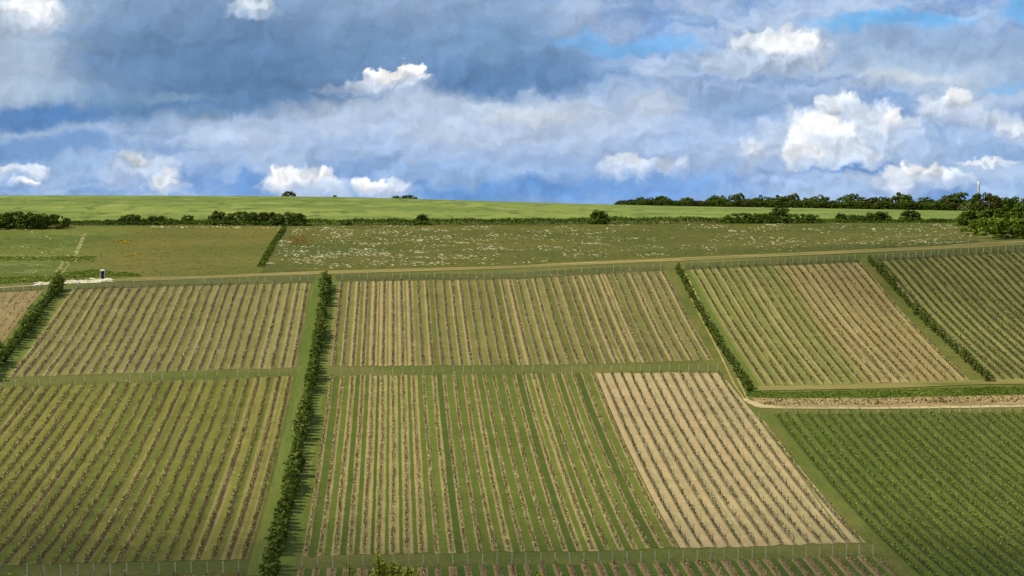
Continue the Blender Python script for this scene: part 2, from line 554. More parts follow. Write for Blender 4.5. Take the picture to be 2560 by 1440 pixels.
ruled('rough_bank', sline([(1895, 1012), (1960, 1018.5), (2200, 1018), (2560, 1010), (2760, 1008)], 60),
      sline([(1880, 996), (1960, 996), (2200, 994), (2560, 986), (2760, 984)], 60), 60, 4, 0.03, M['scruff'])
ruled('bleached_headland', sline([(1895, 977), (2200, 972), (2440, 962), (2760, 957)], 60),
      sline([(1893, 966), (2200, 959), (2440, 950), (2760, 945)], 60), 60, 4, 0.07, M['hay'])

# grassy tracks winding through the left meadow
M['pale_turf'] = grass_mat('pale_turf', alb(124, 128, 66), alb(142, 142, 82), alb(104, 114, 48), 0.1, 0.4, (1, 1, 1), 0.7, 1.0, 0.25)
for poly, w_ in (([(214, 583), (206, 600), (198, 616), (187, 640)], 1.2), ([(60, 643), (120, 644), (150, 650), (158, 658), (140, 680)], 1.0), ([(166, 653), (172, 662), (156, 682)], 0.8),
                 ([(-40, 664), (60, 660), (120, 663)], 1.6), ([(-40, 574), (60, 573), (180, 570)], 1.4)):
    ribbon('meadow_track', poly, w_, 0.03, M['pale_turf'], 40)

# wheel marks in the grass lanes
for poly in ([(1716, 688), (1760, 775), (1815, 880), (1850, 960), (1872, 1003)], [(1706, 700), (1750, 790), (1800, 885), (1835, 960), (1862, 1000)],
             [(1700, 672), (1716, 688)]):
    ribbon('worn_track', poly, 0.42, 0.03, M['wheel'])
for poly in ([(1908, 1040), (1990, 1145), (2080, 1265), (2180, 1385), (2235, 1450)], [(1898, 1050), (1985, 1165), (2070, 1285), (2160, 1400)],
             [(1918, 1040), (2010, 1150), (2110, 1280), (2220, 1400)]):
    ribbon('worn_track', poly, 0.35, 0.03, M['lane'])

# darker rank grass along the upper ends of the rows
M['rank'] = grass_mat('rank_grass', alb(82, 88, 40), alb(98, 100, 50), alb(70, 80, 34), 0.1, 0.6, (0.4, 1.5, 1), 0.6, 1.2, 0.3)
for poly in ([(-60, 732), (13, 728), (106, 723)], [(185, 721), (471, 712), (785, 704)], [(840, 701), (1300, 695), (1409, 688), (1660, 674)], [(1712, 672), (2150, 653)], [(2185, 651), (2560, 627), (2760, 614)]):
    ruled('rank_verge', sline([(x, y + 3) for x, y in poly], 60), sline([(x, y - 13) for x, y in poly], 60), 60, 4, 0.02, M['rank'])


def grass_lane(j0, j1, p0, p1):
    """mown strip beside a hedge between two rows numbers, from picture point p0 up to p1"""
    y0 = hit([p0[0]], [p0[1]])[0][1]; y1 = hit([p1[0]], [p1[1]])[0][1]
    xs = np.linspace(j0 * SP, j1 * SP, 8); t = np.linspace(0, 1, 110)
    XY = np.stack(np.meshgrid(xs, y0 + (y1 - y0) * t), -1)
    add('grass_lane', grid_mesh('grass_lane', XY, -0.012, M['lane']), kind='structure')


grass_lane(-9.5, -6.45, (690, 1440), (815, 702))
grass_lane(34.6, 36.9, (1850, 985), (1692, 678))
grass_lane(-39.3, -36.5, (-40, 950), (150, 726))

# ------------------------------------------------------------------ vineyard blocks
ORD = ("first second third fourth fifth sixth seventh eighth ninth tenth eleventh twelfth thirteenth fourteenth fifteenth sixteenth seventeenth "
       "eighteenth nineteenth twentieth").split()


def ordinal(i):
    if i < 20: return ORD[i]
    tens = ('twenty', 'thirty', 'forty')[(i + 1) // 10 - 2]
    u = (i + 1) % 10
    return {'twenty': 'twentieth', 'thirty': 'thirtieth', 'forty': 'fortieth'}[tens] if u == 0 else f"{tens}-{ORD[u - 1]}"


LEAF = {
    'bare': leaf_mat('budding_vine', alb(84, 72, 54), alb(138, 124, 94), alb(222, 212, 174), 0.1, 0.12, 0.2),
    'bare_dark': leaf_mat('sparse_vine', alb(58, 56, 36), alb(88, 84, 54), alb(140, 132, 92), 0.1, 0.12, 0.2),
    'olive': leaf_mat('olive_vine', alb(80, 78, 44), alb(144, 144, 78), alb(222, 222, 142), 0.15, 0.12, 0.2),
    'straw': leaf_mat('straw_vine', alb(96, 84, 58), alb(158, 144, 100), alb(226, 216, 168), 0.1, 0.12, 0.2),
    'grey': leaf_mat('grey_vine', alb(52, 56, 44), alb(84, 94, 72), alb(134, 142, 110), 0.1, 0.12, 0.2),
    'green': leaf_mat('green_vine', alb(70, 86, 26), alb(122, 140, 52), alb(178, 192, 96), 0.25, 0.1, 0.2),
}
CANE = leaf_mat('vine_cane', alb(72, 62, 46), alb(110, 96, 72), alb(150, 136, 104), 0.0, 0.1, 0.3)


def stake_mesh(name, w, h, mat):
    return MB().box((0, 0, h / 2 - 0.15), (w, w, h + 0.3)).mesh(name, mat)


POST_ME = MB().box((0, 0, 0.65), (0.14, 0.12, 1.9), 0.0).box((0, 0, 1.625), (0.16, 0.14, 0.05)).mesh('end_post', M['post'])
STAKE_ME = stake_mesh('stake', 0.055, 1.55, M['stake'])
STAKE_DK = stake_mesh('stake', 0.06, 1.45, M['stake_dark'])


def vine_mesh(x, y0, y1, leaf, P):
    """one row of vines: trunks, canes and leaf tufts from y0 (low end) to y1"""
    L = y1 - y0
    nv = max(2, int(L / 1.05))
    vy = y0 + (np.arange(nv) + 0.5) * L / nv + RNG.uniform(-0.12, 0.12, nv)
    keep = RNG.random(nv) < P.get('keep', 0.95) - 0.25 * (np.sin(vy * 0.083 + x * 1.7) * np.sin(vy * 0.031 + x * 0.6) > 0.55)
    vy = vy[keep]
    vig = np.clip(RNG.normal(1.0, 0.22, len(vy)), 0.5, 1.5) * (0.85 + 0.3 * np.sin(vy * 0.11 + x))
    nl = P.get('nl', 9)
    k = len(vy)
    cy = np.repeat(vy, nl); cv = np.repeat(vig, nl)
    n = len(cy)
    hx = P.get('hx', 0.22)
    px_ = x + RNG.normal(0, hx, n) + 0.16 * np.sin(cy * 0.05 + x * 3.1) + 0.07 * np.sin(cy * 0.31 + x)
    py_ = cy + RNG.uniform(-0.55, 0.55, n)
    h = P.get('h0', 0.3) + RNG.random(n) ** 1.2 * P.get('h1', 0.6) * cv
    s = RNG.uniform(0.6, 1.3, n) * P.get('ls', 0.24)
    C = np.stack([px_, py_, h], 1)
    V, F = quads(C, np.stack([s, s * RNG.uniform(0.6, 1.2, n)], 1), 0.4)
    # canes and trunks: thin upright slips
    nc = P.get('nc', 1)
    ty = np.repeat(vy, nc) + RNG.normal(0, 0.18, k * nc); tx = x + RNG.normal(0, 0.08, k * nc)
    top = RNG.uniform(0.5, 1.0, k * nc) * P.get('ch', 1.0)
    a = RNG.uniform(0, math.pi, k * nc); ww = RNG.uniform(0.03, 0.06, k * nc)
    dx, dy = np.cos(a) * ww, np.sin(a) * ww
    lean = RNG.normal(0, 0.08, (k * nc, 2))
    T = np.stack([np.stack([tx - dx, ty - dy, -0.1 + 0 * tx], 1), np.stack([tx + dx, ty + dy, -0.1 + 0 * tx], 1),
                  np.stack([tx + dx * 0.5 + lean[:, 0], ty + dy * 0.5 + lean[:, 1], top], 1), np.stack([tx - dx * 0.5 + lean[:, 0], ty - dy * 0.5 + lean[:, 1], top], 1)], 1).reshape(-1, 3)
    F2 = np.arange(len(T)).reshape(-1, 4) + len(V)
    V = np.concatenate([V, T]); F = np.concatenate([F, F2])
    yy = np.linspace(y0 - 2, y1 + 2, 40); zz = H(np.full(40, x), yy)
    V[:, 2] += np.interp(V[:, 1], yy, zz)
    mi = np.concatenate([np.zeros(n, int), np.ones(k * nc, int)])
    V[:, 0] -= x; V[:, 1] -= y1
    V[:, 2] -= float(zz[-1])
    return V, F, mi


def edge(poly):
    p = sline(poly, 50)
    o = np.argsort(p[:, 0])
    return p[o, 0], p[o, 1]


BLOCKS = [
    dict(key='far_left', j=range(-45, -39), off=0.0, top=[(-60, 731), (13, 727), (106, 722)], bot=[(-420, 962), (-250, 952), (35, 942)], leaf='straw',
         group='vine rows beyond the hedge at the left edge', text='sparse straw-coloured vine row beyond the left hedge, {} from that hedge', rev=True,
         P=dict(nl=7, h1=0.5, ls=0.26), G=dict(a=alb(128, 126, 70), b=alb(144, 134, 84), e=alb(170, 144, 106), s1=alb(112, 90, 70), s2=alb(176, 152, 120), edge=0.45, em=0.8)),
    dict(key='left_upper', j=range(-36, -9), off=0.0, top=[(200, 719), (471, 711), (772, 704)], bot=[(-250, 951), (35, 942), (400, 930), (740, 918)], leaf='bare',
         group='vine rows of the upper left block', text='brown budding vine row in the upper left block, {} from the middle hedge', rev=True,
         P=dict(nl=21, h0=0.12, h1=0.75, ls=0.24, hx=0.1), G=dict(a=alb(118, 120, 60), b=alb(138, 134, 80), e=alb(160, 148, 100), s1=alb(78, 64, 48), s2=alb(138, 122, 94), edge=0.42, edgevar=0.3, em=0.7, strip=0.34)),
    dict(key='centre_upper', j=range(-6, 34), off=0.0, top=[(840, 699), (1300, 693), (1409, 686), (1650, 673), (1680, 671)], bot=[(800, 916), (828, 915), (1400, 912), (1790, 899)], leaf='bare',
         group='vine rows of the upper middle block', text='brown budding vine row in the upper middle block, {} from the middle hedge',
         P=dict(nl=19, h0=0.12, h1=0.72, ls=0.23, hx=0.1), G=dict(a=alb(102, 108, 46), b=alb(130, 128, 70), e=alb(172, 154, 106), s1=alb(76, 64, 48), s2=alb(140, 124, 96), edge=0.33, edgevar=0.45, strip=0.32, em=0.85, lean=-1.0)),
    dict(key='right_upper', j=range(37, 59), off=0.0, top=[(1728, 669), (2137, 651)], bot=[(1895, 968), (1915, 966), (2417, 951), (2450, 950)], leaf='bare_dark',
         group='vine rows of the upper right block', text='thin dark vine row in the upper right block, {} from the first slanting hedge',
         P=dict(nl=11, h0=0.2, h1=0.8, ls=0.23, hx=0.1, keep=0.93), G=dict(a=alb(116, 124, 56), b=alb(136, 136, 74), c=alb(172, 142, 102), cx=(104.0, 111.0), cm=0.55, e=alb(172, 158, 108), s1=alb(84, 80, 48), s2=alb(128, 116, 76), strip=0.2, edge=0.24, edgevar=0.5, lean=-1.0, em=0.7)),
    dict(key='far_right', j=range(61, 84), off=0.0, top=[(2194, 649), (2554, 626), (2760, 614)], bot=[(2470, 953), (2489, 951), (2560, 949), (2900, 938)], leaf='bare_dark',
         group='vine rows of the block at the right edge', text='dark olive vine row at the upper right edge, {} beyond the last slanting hedge',
         P=dict(nl=12, h0=0.2, h1=0.85, ls=0.25, hx=0.12, keep=0.94), G=dict(a=alb(118, 130, 60), b=alb(138, 140, 76), c=alb(112, 110, 58), cm=0.4, e=alb(128, 124, 72), s1=alb(66, 62, 36), s2=alb(96, 90, 52), strip=0.4, edge=0.46, edgevar=0.4, em=0.6)),
    dict(key='left_lower', j=range(-36, -9), off=0.0, top=[(-140, 976), (18, 967), (727, 939)], bot=[(-420, 1438), (7, 1414), (214, 1408), (611, 1397)], leaf='olive', stakes=1, smin=1140,
         group='vine rows of the lower left block', text='olive vine row in the lower left block, {} from the tall middle hedge', rev=True,
         P=dict(nl=21, h0=0.12, h1=0.8, ls=0.23, hx=0.095), G=dict(a=alb(102, 110, 40), b=alb(128, 128, 58), e=alb(152, 138, 88), s1=alb(70, 54, 40), s2=alb(124, 102, 76), edge=0.26, edgevar=0.5, em=0.75, lean=-1.0, strip=0.34)),
    dict(key='centre_lower', j=range(-6, 21), off=0.0, top=[(815, 939), (829, 938), (1503, 930), (1520, 930)], bot=[(745, 1392), (757, 1391), (834, 1387), (1235, 1380), (1520, 1376), (1700, 1367)], leaf='straw', stakes=1, smin=1140, spx=1330,
         group='vine rows of the lower middle block', text='vine row in the lower middle lawn block, {} from the middle hedge',
         P=dict(nl=18, h0=0.12, h1=0.7, ls=0.23, hx=0.1), G=dict(a=alb(76, 92, 26), b=alb(106, 116, 44), e=alb(166, 152, 98), s1=alb(104, 92, 60), s2=alb(178, 164, 118), edge=0.34, edgevar=0.35, parity=0.35, lean=1.0, strip=0.32)),
    dict(key='tan', j=range(21, 35), off=0.0, top=[(1503, 931), (1797, 929), (1840, 975), (1880, 1030), (1900, 1050)], bot=[(1690, 1372), (1750, 1369), (2144, 1356), (2170, 1355)], leaf='grey', stakes=2, smin=940,
         group='vine rows on the straw-coloured block', text='grey-green vine row on the bare straw-coloured block, {} from its lawn edge',
         P=dict(nl=10, h0=0.15, h1=0.8, ls=0.21, hx=0.11, keep=0.93), G=dict(a=alb(184, 162, 122), b=alb(160, 152, 108), c=alb(188, 158, 122), cm=0.6, e=alb(182, 162, 120), s1=alb(92, 86, 64), s2=alb(142, 128, 94), strip=0.3, edge=0.4, sm=0.8, jag=0.45)),
    dict(key='lower_right', j=range(36, 63), off=0.0, top=[(1931, 1033), (2540, 1029), (2850, 1027)], bot=[(2250, 1520), (2800, 1520), (3400, 1520)], leaf='green', stakes=1, smin=1050,
         group='vine rows of the green lower right block', text='leafy green vine row at lower right, {} from the lane beside the straw block',
         P=dict(nl=13, h1=0.8, ls=0.25, hx=0.15), G=dict(a=alb(84, 101, 32), b=alb(102, 114, 46), c=alb(102, 108, 48), cm=0.5, e=alb(86, 98, 36), s1=alb(44, 52, 20), s2=alb(78, 80, 36), strip=0.3, edge=0.33, sm=0.85)),
    dict(key='bottom_left', j=range(-23, -9), off=0.0, top=[(55, 1442), (594, 1431)], bot=[(-100, 1560), (640, 1560)], leaf='straw',
         group='vine rows at the bottom left edge', text='vine row starting at the bottom left edge, {} from the middle hedge', rev=True,
         P=dict(nl=9, h1=0.6, ls=0.22), G=dict(a=alb(78, 94, 34), b=alb(92, 102, 42), e=alb(120, 110, 66), s1=alb(86, 68, 50), s2=alb(130, 108, 78), edge=0.4)),
    dict(key='bottom_centre', j=range(-6, 35), off=0.0, top=[(735, 1420), (751, 1419), (1200, 1412), (1669, 1404), (2200, 1386)], bot=[(690, 1560), (2420, 1540)], leaf='straw', stakes=1, smin=1395, spx=1200,
         group='vine rows along the bottom edge', text='vine row at the bottom edge, {} to the right of the middle hedge',
         P=dict(nl=9, h1=0.65, ls=0.2), G=dict(a=alb(72, 94, 28), b=alb(90, 106, 38), e=alb(160, 138, 98), s1=alb(92, 70, 52), s2=alb(160, 136, 102), edge=0.4, edgevar=0.3, lean=-1.0)),
]

n_stakes = 0
for B in BLOCKS:
    tx, ty = edge(B['top']); bx, by = edge(B['bot'])
    js = [j + B['off'] for j in B['j']]
    # ground of the block: a sheet with its alleys and strips
    xs = np.arange((js[0] - 0.62) * SP, (js[-1] + 0.62) * SP + 0.3, 1.1)
    lo = np.interp(xs, bx, by); hi = np.interp(xs, tx, ty) - 0.8
    lo = lo + RNG.uniform(-0.7, 0.7, len(xs)); hi = hi + RNG.uniform(-0.5, 0.5, len(xs))
    t = np.linspace(0, 1, 60)[:, None]
    XY = np.stack([np.broadcast_to(xs, (60, len(xs))), lo * (1 - t) + hi * t], -1)
    G = dict(B['G']); G['off'] = B['off']
    add('vineyard_ground', grid_mesh('vineyard_ground', XY, 0.0, vine_ground_mat(B['key'] + '_ground', G)), kind='structure')
    leaf = LEAF[B['leaf']]
    order = list(reversed(js)) if B.get('rev') else js
    for i, j in enumerate(order):
        x = j * SP
        y1 = float(np.interp(x, tx, ty)); y0 = float(np.interp(x, bx, by))
        z1 = float(H(x, y1))
        t_ = thing('vine_trellis', B['text'].format(ordinal(i)), 'vine row', (x, y1, z1), B['group'])
        V, F, mi = vine_mesh(x, y0 + 0.6, y1 - 0.9, leaf, B['P'])
        yend = y1 - 0.9 + 2
        V[:, 1] += (y1 - 0.9) - y1
        V[:, 2] += float(H(x, yend)) - z1
        add('vine_foliage', mesh_from('vine_foliage', V, F, [leaf, CANE], mi), t_)
        p = add('end_post', POST_ME, t_)
        p.rotation_euler = (random.uniform(-0.04, 0.04), random.uniform(-0.05, 0.05), random.uniform(-0.3, 0.3))
        if B.get('stakes'):
            ys = np.arange(y1 - 7, y0 + 1, -7.0)
            zs = H(np.full(len(ys), x), ys)
            for yy, zz in zip(ys, zs):
                d = np.array([x, yy, zz]); zc = d @ fw
                qx = 1280 + FPX * (d @ rt) / zc; qy = 720 - FPX * (d @ up) / zc
                if qy < B.get('smin', 0) or qx < B.get('spx', -20) or qx > 2590 or qy > 1475: continue
                s = add('stake', STAKE_DK if B['stakes'] == 2 else STAKE_ME, t_, (0, yy - y1, zz - z1))
                s.rotation_euler = (random.uniform(-0.05, 0.05), random.uniform(-0.05, 0.05), 0)
                n_stakes += 1
print('stakes', n_stakes)


# ------------------------------------------------------------------ trees and bushes
def crown_cloud(nclump, nleaf, dims, rs, lean=(0, 0), base=0.12, shape='dome', up_bias=0.5, leaf=0.4, seed=0):
    """leaf clumps on the skins of many small globes filling a crown; unit metres"""
    g = np.random.default_rng(seed)
    w, d, h = dims
    cs = []
    while len(cs) < nclump:
        p = g.uniform(-1, 1, 3)
        if shape == 'dome':
            q = np.array([p[0], p[1], (p[2] + 1) / 2])
            r = math.sqrt(q[0] ** 2 + q[1] ** 2 + q[2] ** 2)
            if r > 1 or r < 0.45: continue
            c = np.array([q[0] * w / 2, q[1] * d / 2, h * (base + (1 - base) * q[2])])
        elif shape == 'column':
            t = (p[2] + 1) / 2
            rad = (1 - t ** 1.7) ** 0.7 * (0.55 + 0.45 * min(1, t * 4))
            if math.hypot(p[0], p[1]) > rad or math.hypot(p[0], p[1]) < rad * 0.3: continue
            c = np.array([p[0] * w / 2, p[1] * d / 2, h * (base + (1 - base) * t)])
        else:                                                   # low thicket
            t = (p[2] + 1) / 2
            if abs(p[0]) ** 2.6 + t ** 2.2 > 1 or (t < 0.35 and abs(p[1]) < 0.4): continue
            c = np.array([p[0] * w / 2, p[1] * d / 2, h * t])
        c[0] += lean[0] * c[2]; c[1] += lean[1] * c[2]
        cs.append(c)
    cs = np.array(cs)
    k = max(1, nleaf // nclump)
    rad = g.uniform(0.65, 1.3, nclump) * rs
    D = g.normal(size=(nclump, k, 3)); D[..., 2] = np.abs(D[..., 2]) * 0.9 - 0.25
    D /= np.linalg.norm(D, axis=-1, keepdims=True)
    rr = (0.75 + 0.3 * g.random((nclump, k, 1))) * rad[:, None, None]
    C = (cs[:, None] + D * rr * np.array([1.15, 1.15, 0.8])).reshape(-1, 3)
    C[:, 2] = np.maximum(C[:, 2], 0.04)
    N = D.reshape(-1, 3) * 1.6 + np.array([0, 0, up_bias])
    s = g.uniform(0.6, 1.35, len(C)) * leaf
    global RNG
    keep = RNG; RNG = g
    V, F = quads(C, np.stack([s, s * g.uniform(0.5, 1.0, len(C))], 1), 0, N)
    RNG = keep
    return V, F, cs


def trunk_mesh(name, h, r, cs, nlimb, mat, seed=0, lean=(0, 0)):
    g = random.Random(seed)
    mb = MB()
    top = (lean[0] * h * 0.7, lean[1] * h * 0.7, h * 0.75)
    mb.tube([(0, 0, -0.4), (top[0] * 0.2, top[1] * 0.2, h * 0.25), (top[0] * 0.6, top[1] * 0.6, h * 0.5), top], [r * 1.3, r, r * 0.7, r * 0.3], 6)
    for i in range(min(nlimb, len(cs))):
        c = cs[g.randrange(len(cs))]
        z = h * g.uniform(0.15, 0.4)
        f = z / h
        mb.tube([(top[0] * f, top[1] * f, z), (c[0] * 0.5, c[1] * 0.5, z * 0.5 + c[2] * 0.5), tuple(c)], [r * 0.6, r * 0.4, r * 0.15], 5)
    return mb.mesh(name, mat)


LM = {
    'windbreak': leaf_mat('windbreak_leaf', alb(52, 68, 24), alb(102, 122, 50), alb(164, 176, 92), 0.25, 0.14, 0.4),
    'thorn': leaf_mat('thorn_leaf', alb(42, 58, 22), alb(74, 96, 36), alb(130, 144, 66), 0.12, 0.16, 0.12),
    'thorn_green': leaf_mat('green_thorn_leaf', alb(50, 68, 22), alb(82, 106, 38), alb(132, 150, 64), 0.15, 0.16, 0.12),
    'thorn_bright': leaf_mat('bright_thorn_leaf', alb(56, 76, 18), alb(98, 120, 36), alb(152, 168, 68), 0.2, 0.16, 0.12),
    'thorn_brown': leaf_mat('brown_thorn_leaf', alb(46, 52, 24), alb(80, 84, 40), alb(120, 122, 62), 0.1, 0.16, 0.12),
    'near': leaf_mat('yellow_green_leaf', alb(84, 100, 20), alb(134, 150, 40), alb(196, 200, 84), 0.35, 0.08, 1.0),  # yellow-green leaves of the near shrubs
    'scrub': leaf_mat('bank_scrub_leaf', alb(50, 66, 22), alb(72, 94, 32), alb(104, 122, 50), 0.15, 0.2, 0.06),
    'blossom': leaf_mat('cream_blossom', alb(176, 172, 126), alb(214, 210, 170), alb(244, 240, 214), 0.2, 0.1, 0.3),
    'umbel': leaf_mat('white_umbel', alb(158, 152, 104), alb(196, 190, 146), alb(240, 236, 212), 0.1, 0.1, 0.2),
    'poppy': leaf_mat('poppy', alb(128, 66, 40), alb(140, 92, 50), alb(136, 112, 58), 0.1, 0.1, 0.2),
    'buttercup': leaf_mat('buttercup', alb(150, 130, 30), alb(176, 156, 40), alb(190, 176, 60), 0.1, 0.1, 0.2),
    'tuft': leaf_mat('meadow_tuft', alb(72, 76, 24), alb(94, 96, 34), alb(128, 124, 58), 0.2, 0.16, 0.03),
    'tuft_green': leaf_mat('green_tuft', alb(62, 82, 26), alb(90, 110, 42), alb(136, 146, 72), 0.2, 0.16, 0.05),
}

# ---- windbreak hedges between the blocks: single slim trees
WB = []
for s in range(6):
    h = (4.0, 4.4, 3.7, 4.2, 4.6, 3.9)[s]
    V, F, cs = crown_cloud(34, 800, (2.3, 2.3, h), 0.38, (random.uniform(-0.03, 0.05), 0), 0.06, 'column', 0.5, 0.34, seed=40 + s)
    WB.append((mesh_from('crown', V, F, LM['windbreak']), trunk_mesh('trunk', h, 0.07, cs, 5, M['trunk'], s)))


def windbreak(j, yb, yt, step, text, group, first, last, scl=1.0):
    """slim trees along a row from yb to yt"""
    n = int(abs(yt - yb) / step)
    for i in range(n + 1):
        y = yb + (yt - yb) * i / n + random.uniform(-0.25, 0.25)
        x = j(y) * SP + random.uniform(-0.22, 0.22)
        lab, grp = text, group
        if i == 0 and first: lab = first
        if i == n and last: lab = last
        k = random.randrange(len(WB))
        t = thing('windbreak_tree', lab, 'tree', (x, y, float(H(x, y)) - 0.05), grp, random.uniform(0, 6.28))
        sc_ = scl * random.uniform(0.72, 1.2) * (1.0 + 0.12 * math.sin(i * 0.37) + 0.08 * math.sin(i * 1.13))
        t.scale = (sc_ * random.uniform(0.9, 1.15), sc_ * random.uniform(0.9, 1.15), sc_)
        add('crown', WB[k][0], t); add('trunk', WB[k][1], t)


def pxy(px, py):
    return hit([px], [py])[0]


top = pxy(817, 714); bot = pxy(690, 1386); low_ = pxy(678, 1440)
JC = lambda y: np.interp(y, [bot[1], top[1]], [bot[0] / SP, top[0] / SP])
windbreak(JC, bot[1], top[1], 2.55, 'slim leafy windbreak tree in the tall hedge down the middle of the vineyard', 'trees of the tall middle hedge',
          'slim windbreak tree at the lower end of the tall middle hedge, just above the gap', 'slim windbreak tree at the upper end of the tall middle hedge, beside the hay track')
for i, yy in enumerate(np.arange(bot[1] - 8, bot[1] - 34, -2.6)):
    x = low_[0] + random.uniform(-.2, .2)
    t = thing('windbreak_tree', 'slim windbreak tree below the gap in the tall middle hedge, at the bottom edge', 'tree', (x, yy, float(H(x, yy)) - 0.05), 'trees below the gap in the middle hedge', random.uniform(0, 6))
    t.scale = (1.05,) * 3
    add('crown', WB[i % 6][0], t); add('trunk', WB[i % 6][1], t)
a = pxy(150, 724); b = pxy(-40, 955)
windbreak(lambda y: np.interp(y, [b[1], a[1]], [b[0] / SP, a[0] / SP]), b[1], a[1], 2.5, 'bushy windbreak tree in the dense hedge running off the left edge', 'trees of the left hedge', None,
          'bushy windbreak tree at the top end of the left hedge, under the chalk heap', 1.02)
a = pxy(1692, 676); b = pxy(1872, 978)
windbreak(lambda y: np.interp(y, [b[1], a[1]], [b[0] / SP, a[0] / SP]), b[1], a[1], 2.5, 'short windbreak tree in the slanting hedge above the straw-coloured block', 'trees of the first slanting hedge',
          'short windbreak tree at the lower end of the first slanting hedge, by the dirt track', 'short windbreak tree at the upper end of the first slanting hedge, below the hay track', 0.68)
a = pxy(2174, 656); b = pxy(2470, 952)
windbreak(lambda y: np.interp(y, [b[1], a[1]], [b[0] / SP, a[0] / SP]), b[1], a[1], 2.5, 'short windbreak tree in the last slanting hedge towards the right edge', 'trees of the last slanting hedge',
          'short windbreak tree at the lower end of the last slanting hedge, above the green verge', 'short windbreak tree at the upper end of the last slanting hedge, below the hay track', 0.62)

# ---- bushes of the hedgerow, trees of the ridge
DOME = {}


def crown_variant(kind, mat, s, asp, dep):
    """crown of unit height, asp wide and dep deep"""
    asp = max(0.7, round(asp * 2) / 2); dep = max(0.7, round(dep * 2) / 2)
    key = (kind, mat, s, asp, dep)
    if key not in DOME:
        nc = int(22 + 18 * asp)
        if kind == 'tree':
            V, F, cs = crown_cloud(nc, nc * 56, (asp, dep, 1.0), 0.2, (0.14, 0), 0.05, 'dome', 0.6, 0.12, seed=100 + s)
        elif kind == 'bush':
            V, F, cs = crown_cloud(nc + 6, nc * 56, (asp, dep, 1.0), 0.2, (0.1, 0), 0.0, 'dome', 0.6, 0.12, seed=200 + s)
        else:
            V, F, cs = crown_cloud(nc + 10, nc * 60, (asp, dep, 1.0), 0.20, (0.06, 0), 0.0, 'thicket', 0.6, 0.12, seed=300 + s)
        DOME[key] = (mesh_from('crown', V, F, LM[mat]), trunk_mesh('trunk', 0.8, 0.03, cs, 6, M['trunk'], s, (0.1, 0)))
    return DOME[key]


def plant(kind, px, py, wpx, hpx, mat, s, label, zc=None, name=None, group=None, dk=0.8):
    """a bush or tree whose foot shows at (px, py), wpx wide and hpx high"""
    if zc is None:
        p = hit([px], [py])[0]
    else:
        p = ray(np.array([px]), np.array([py]))[0] * zc
        p[2] = float(H(p[0], p[1])) if zc < 1000 else p[2]
    z = p @ fw
    m = z / FPX
    t = thing(name or {'tree': 'wind_bent_tree', 'bush': 'bush', 'thicket': 'thicket'}[kind], label, 'tree' if kind == 'tree' else 'bush', (p[0], p[1], p[2] - 0.15), group)
    W, Hh = wpx * m * 0.92, hpx * m * 0.95
    D = max(min(W * dk, Hh * 2.2), 2.0)
    c, tr = crown_variant(kind, mat, s, W / Hh, D / Hh)
    a_ = max(0.7, round(W / Hh * 2) / 2); d_ = max(0.7, round(D / Hh * 2) / 2)
    t.scale = (W / a_, D / d_, Hh + 0.15)
    add('crown' if kind == 'tree' else 'foliage', c, t); add('trunk', tr, t)
    return t


HEDGE = [
    ('thicket', 40, 570, 150, 38, 'thorn', 'long dark thicket in the hedgerow at the left edge, highest part'),
    ('thicket', 118, 570, 120, 33, 'thorn', 'long dark thicket in the hedgerow, tapering to the first gap'),
    ('bush', 12, 568, 46, 36, 'thorn', 'dark bush standing up from the hedgerow at the left edge'),
    ('bush', 268, 560, 26, 12, 'scrub', 'small green bush in the first gap of the hedgerow'),
    ('thicket', 328, 560, 66, 22, 'thorn', 'low dark thicket after the first gap in the hedgerow, shaded underneath'),
    ('thicket', 392, 560, 90, 19, 'thorn_green', 'low green thicket sloping down in the hedgerow'),
    ('bush', 470, 559, 38, 22, 'thorn', 'small rounded dark bush just before the tallest hedgerow bush'),
    ('bush', 541, 560, 50, 34, 'thorn', 'tallest rounded dark bush in the hedgerow above the hay meadow'),
    ('thicket', 606, 560, 100, 29, 'thorn', 'wide dark thicket beside the tallest hedgerow bush'),
    ('thicket', 668, 560, 90, 28, 'thorn_brown', 'brownish thicket above the small meadow hedge'),
    ('thicket', 722, 562, 100, 29, 'thorn', 'dark thicket tapering to the grassy bank, right of the small meadow hedge'),
    ('bush', 867, 562, 26, 13, 'thorn', 'tiny dark bush low on the grassy bank'),
    ('bush', 1055, 561, 36, 27, 'thorn', 'lone upright dark bush on the grassy bank, leaning to one side'),
    ('bush', 1497, 559, 52, 33, 'thorn', 'lone round dark bush on the middle of the grassy bank'),
    ('thicket', 1870, 557, 150, 24, 'thorn_green', 'wedge of green scrub rising to the pointed bush in the hedgerow'),
    ('bush', 1944, 556, 62, 40, 'thorn', 'pointed dark bush standing highest in the right half of the hedgerow'),
    ('thicket', 2002, 557, 110, 21, 'thorn_green', 'low green scrub trailing away from the pointed bush'),
    ('bush', 2102, 555, 32, 22, 'thorn', 'rounded dark bush starting the last stretch of hedgerow'),
    ('thicket', 2135, 555, 66, 18, 'thorn_green', 'low green thicket between two rounded hedgerow bushes'),
    ('bush', 2172, 555, 30, 25, 'thorn', 'round dark bush in the middle of the last stretch of hedgerow'),
    ('bush', 2202, 555, 50, 27, 'thorn', 'broad dark bush sloping down in the last stretch of hedgerow'),
    ('bush', 2276, 554, 60, 29, 'thorn', 'large separate dark dome of a bush near the ridge trees'),
    ('thicket', 2340, 556, 60, 10, 'thorn', 'low dark scrub beyond the large separate bush'),
]
for i, (kind, px, py, w, h, mat, lab) in enumerate(HEDGE):
    plant(kind, px, py, w * 1.08, h, mat, i % 4, lab, group='bushes of the hedgerow', dk=0.5 if kind == 'thicket' else 0.8)

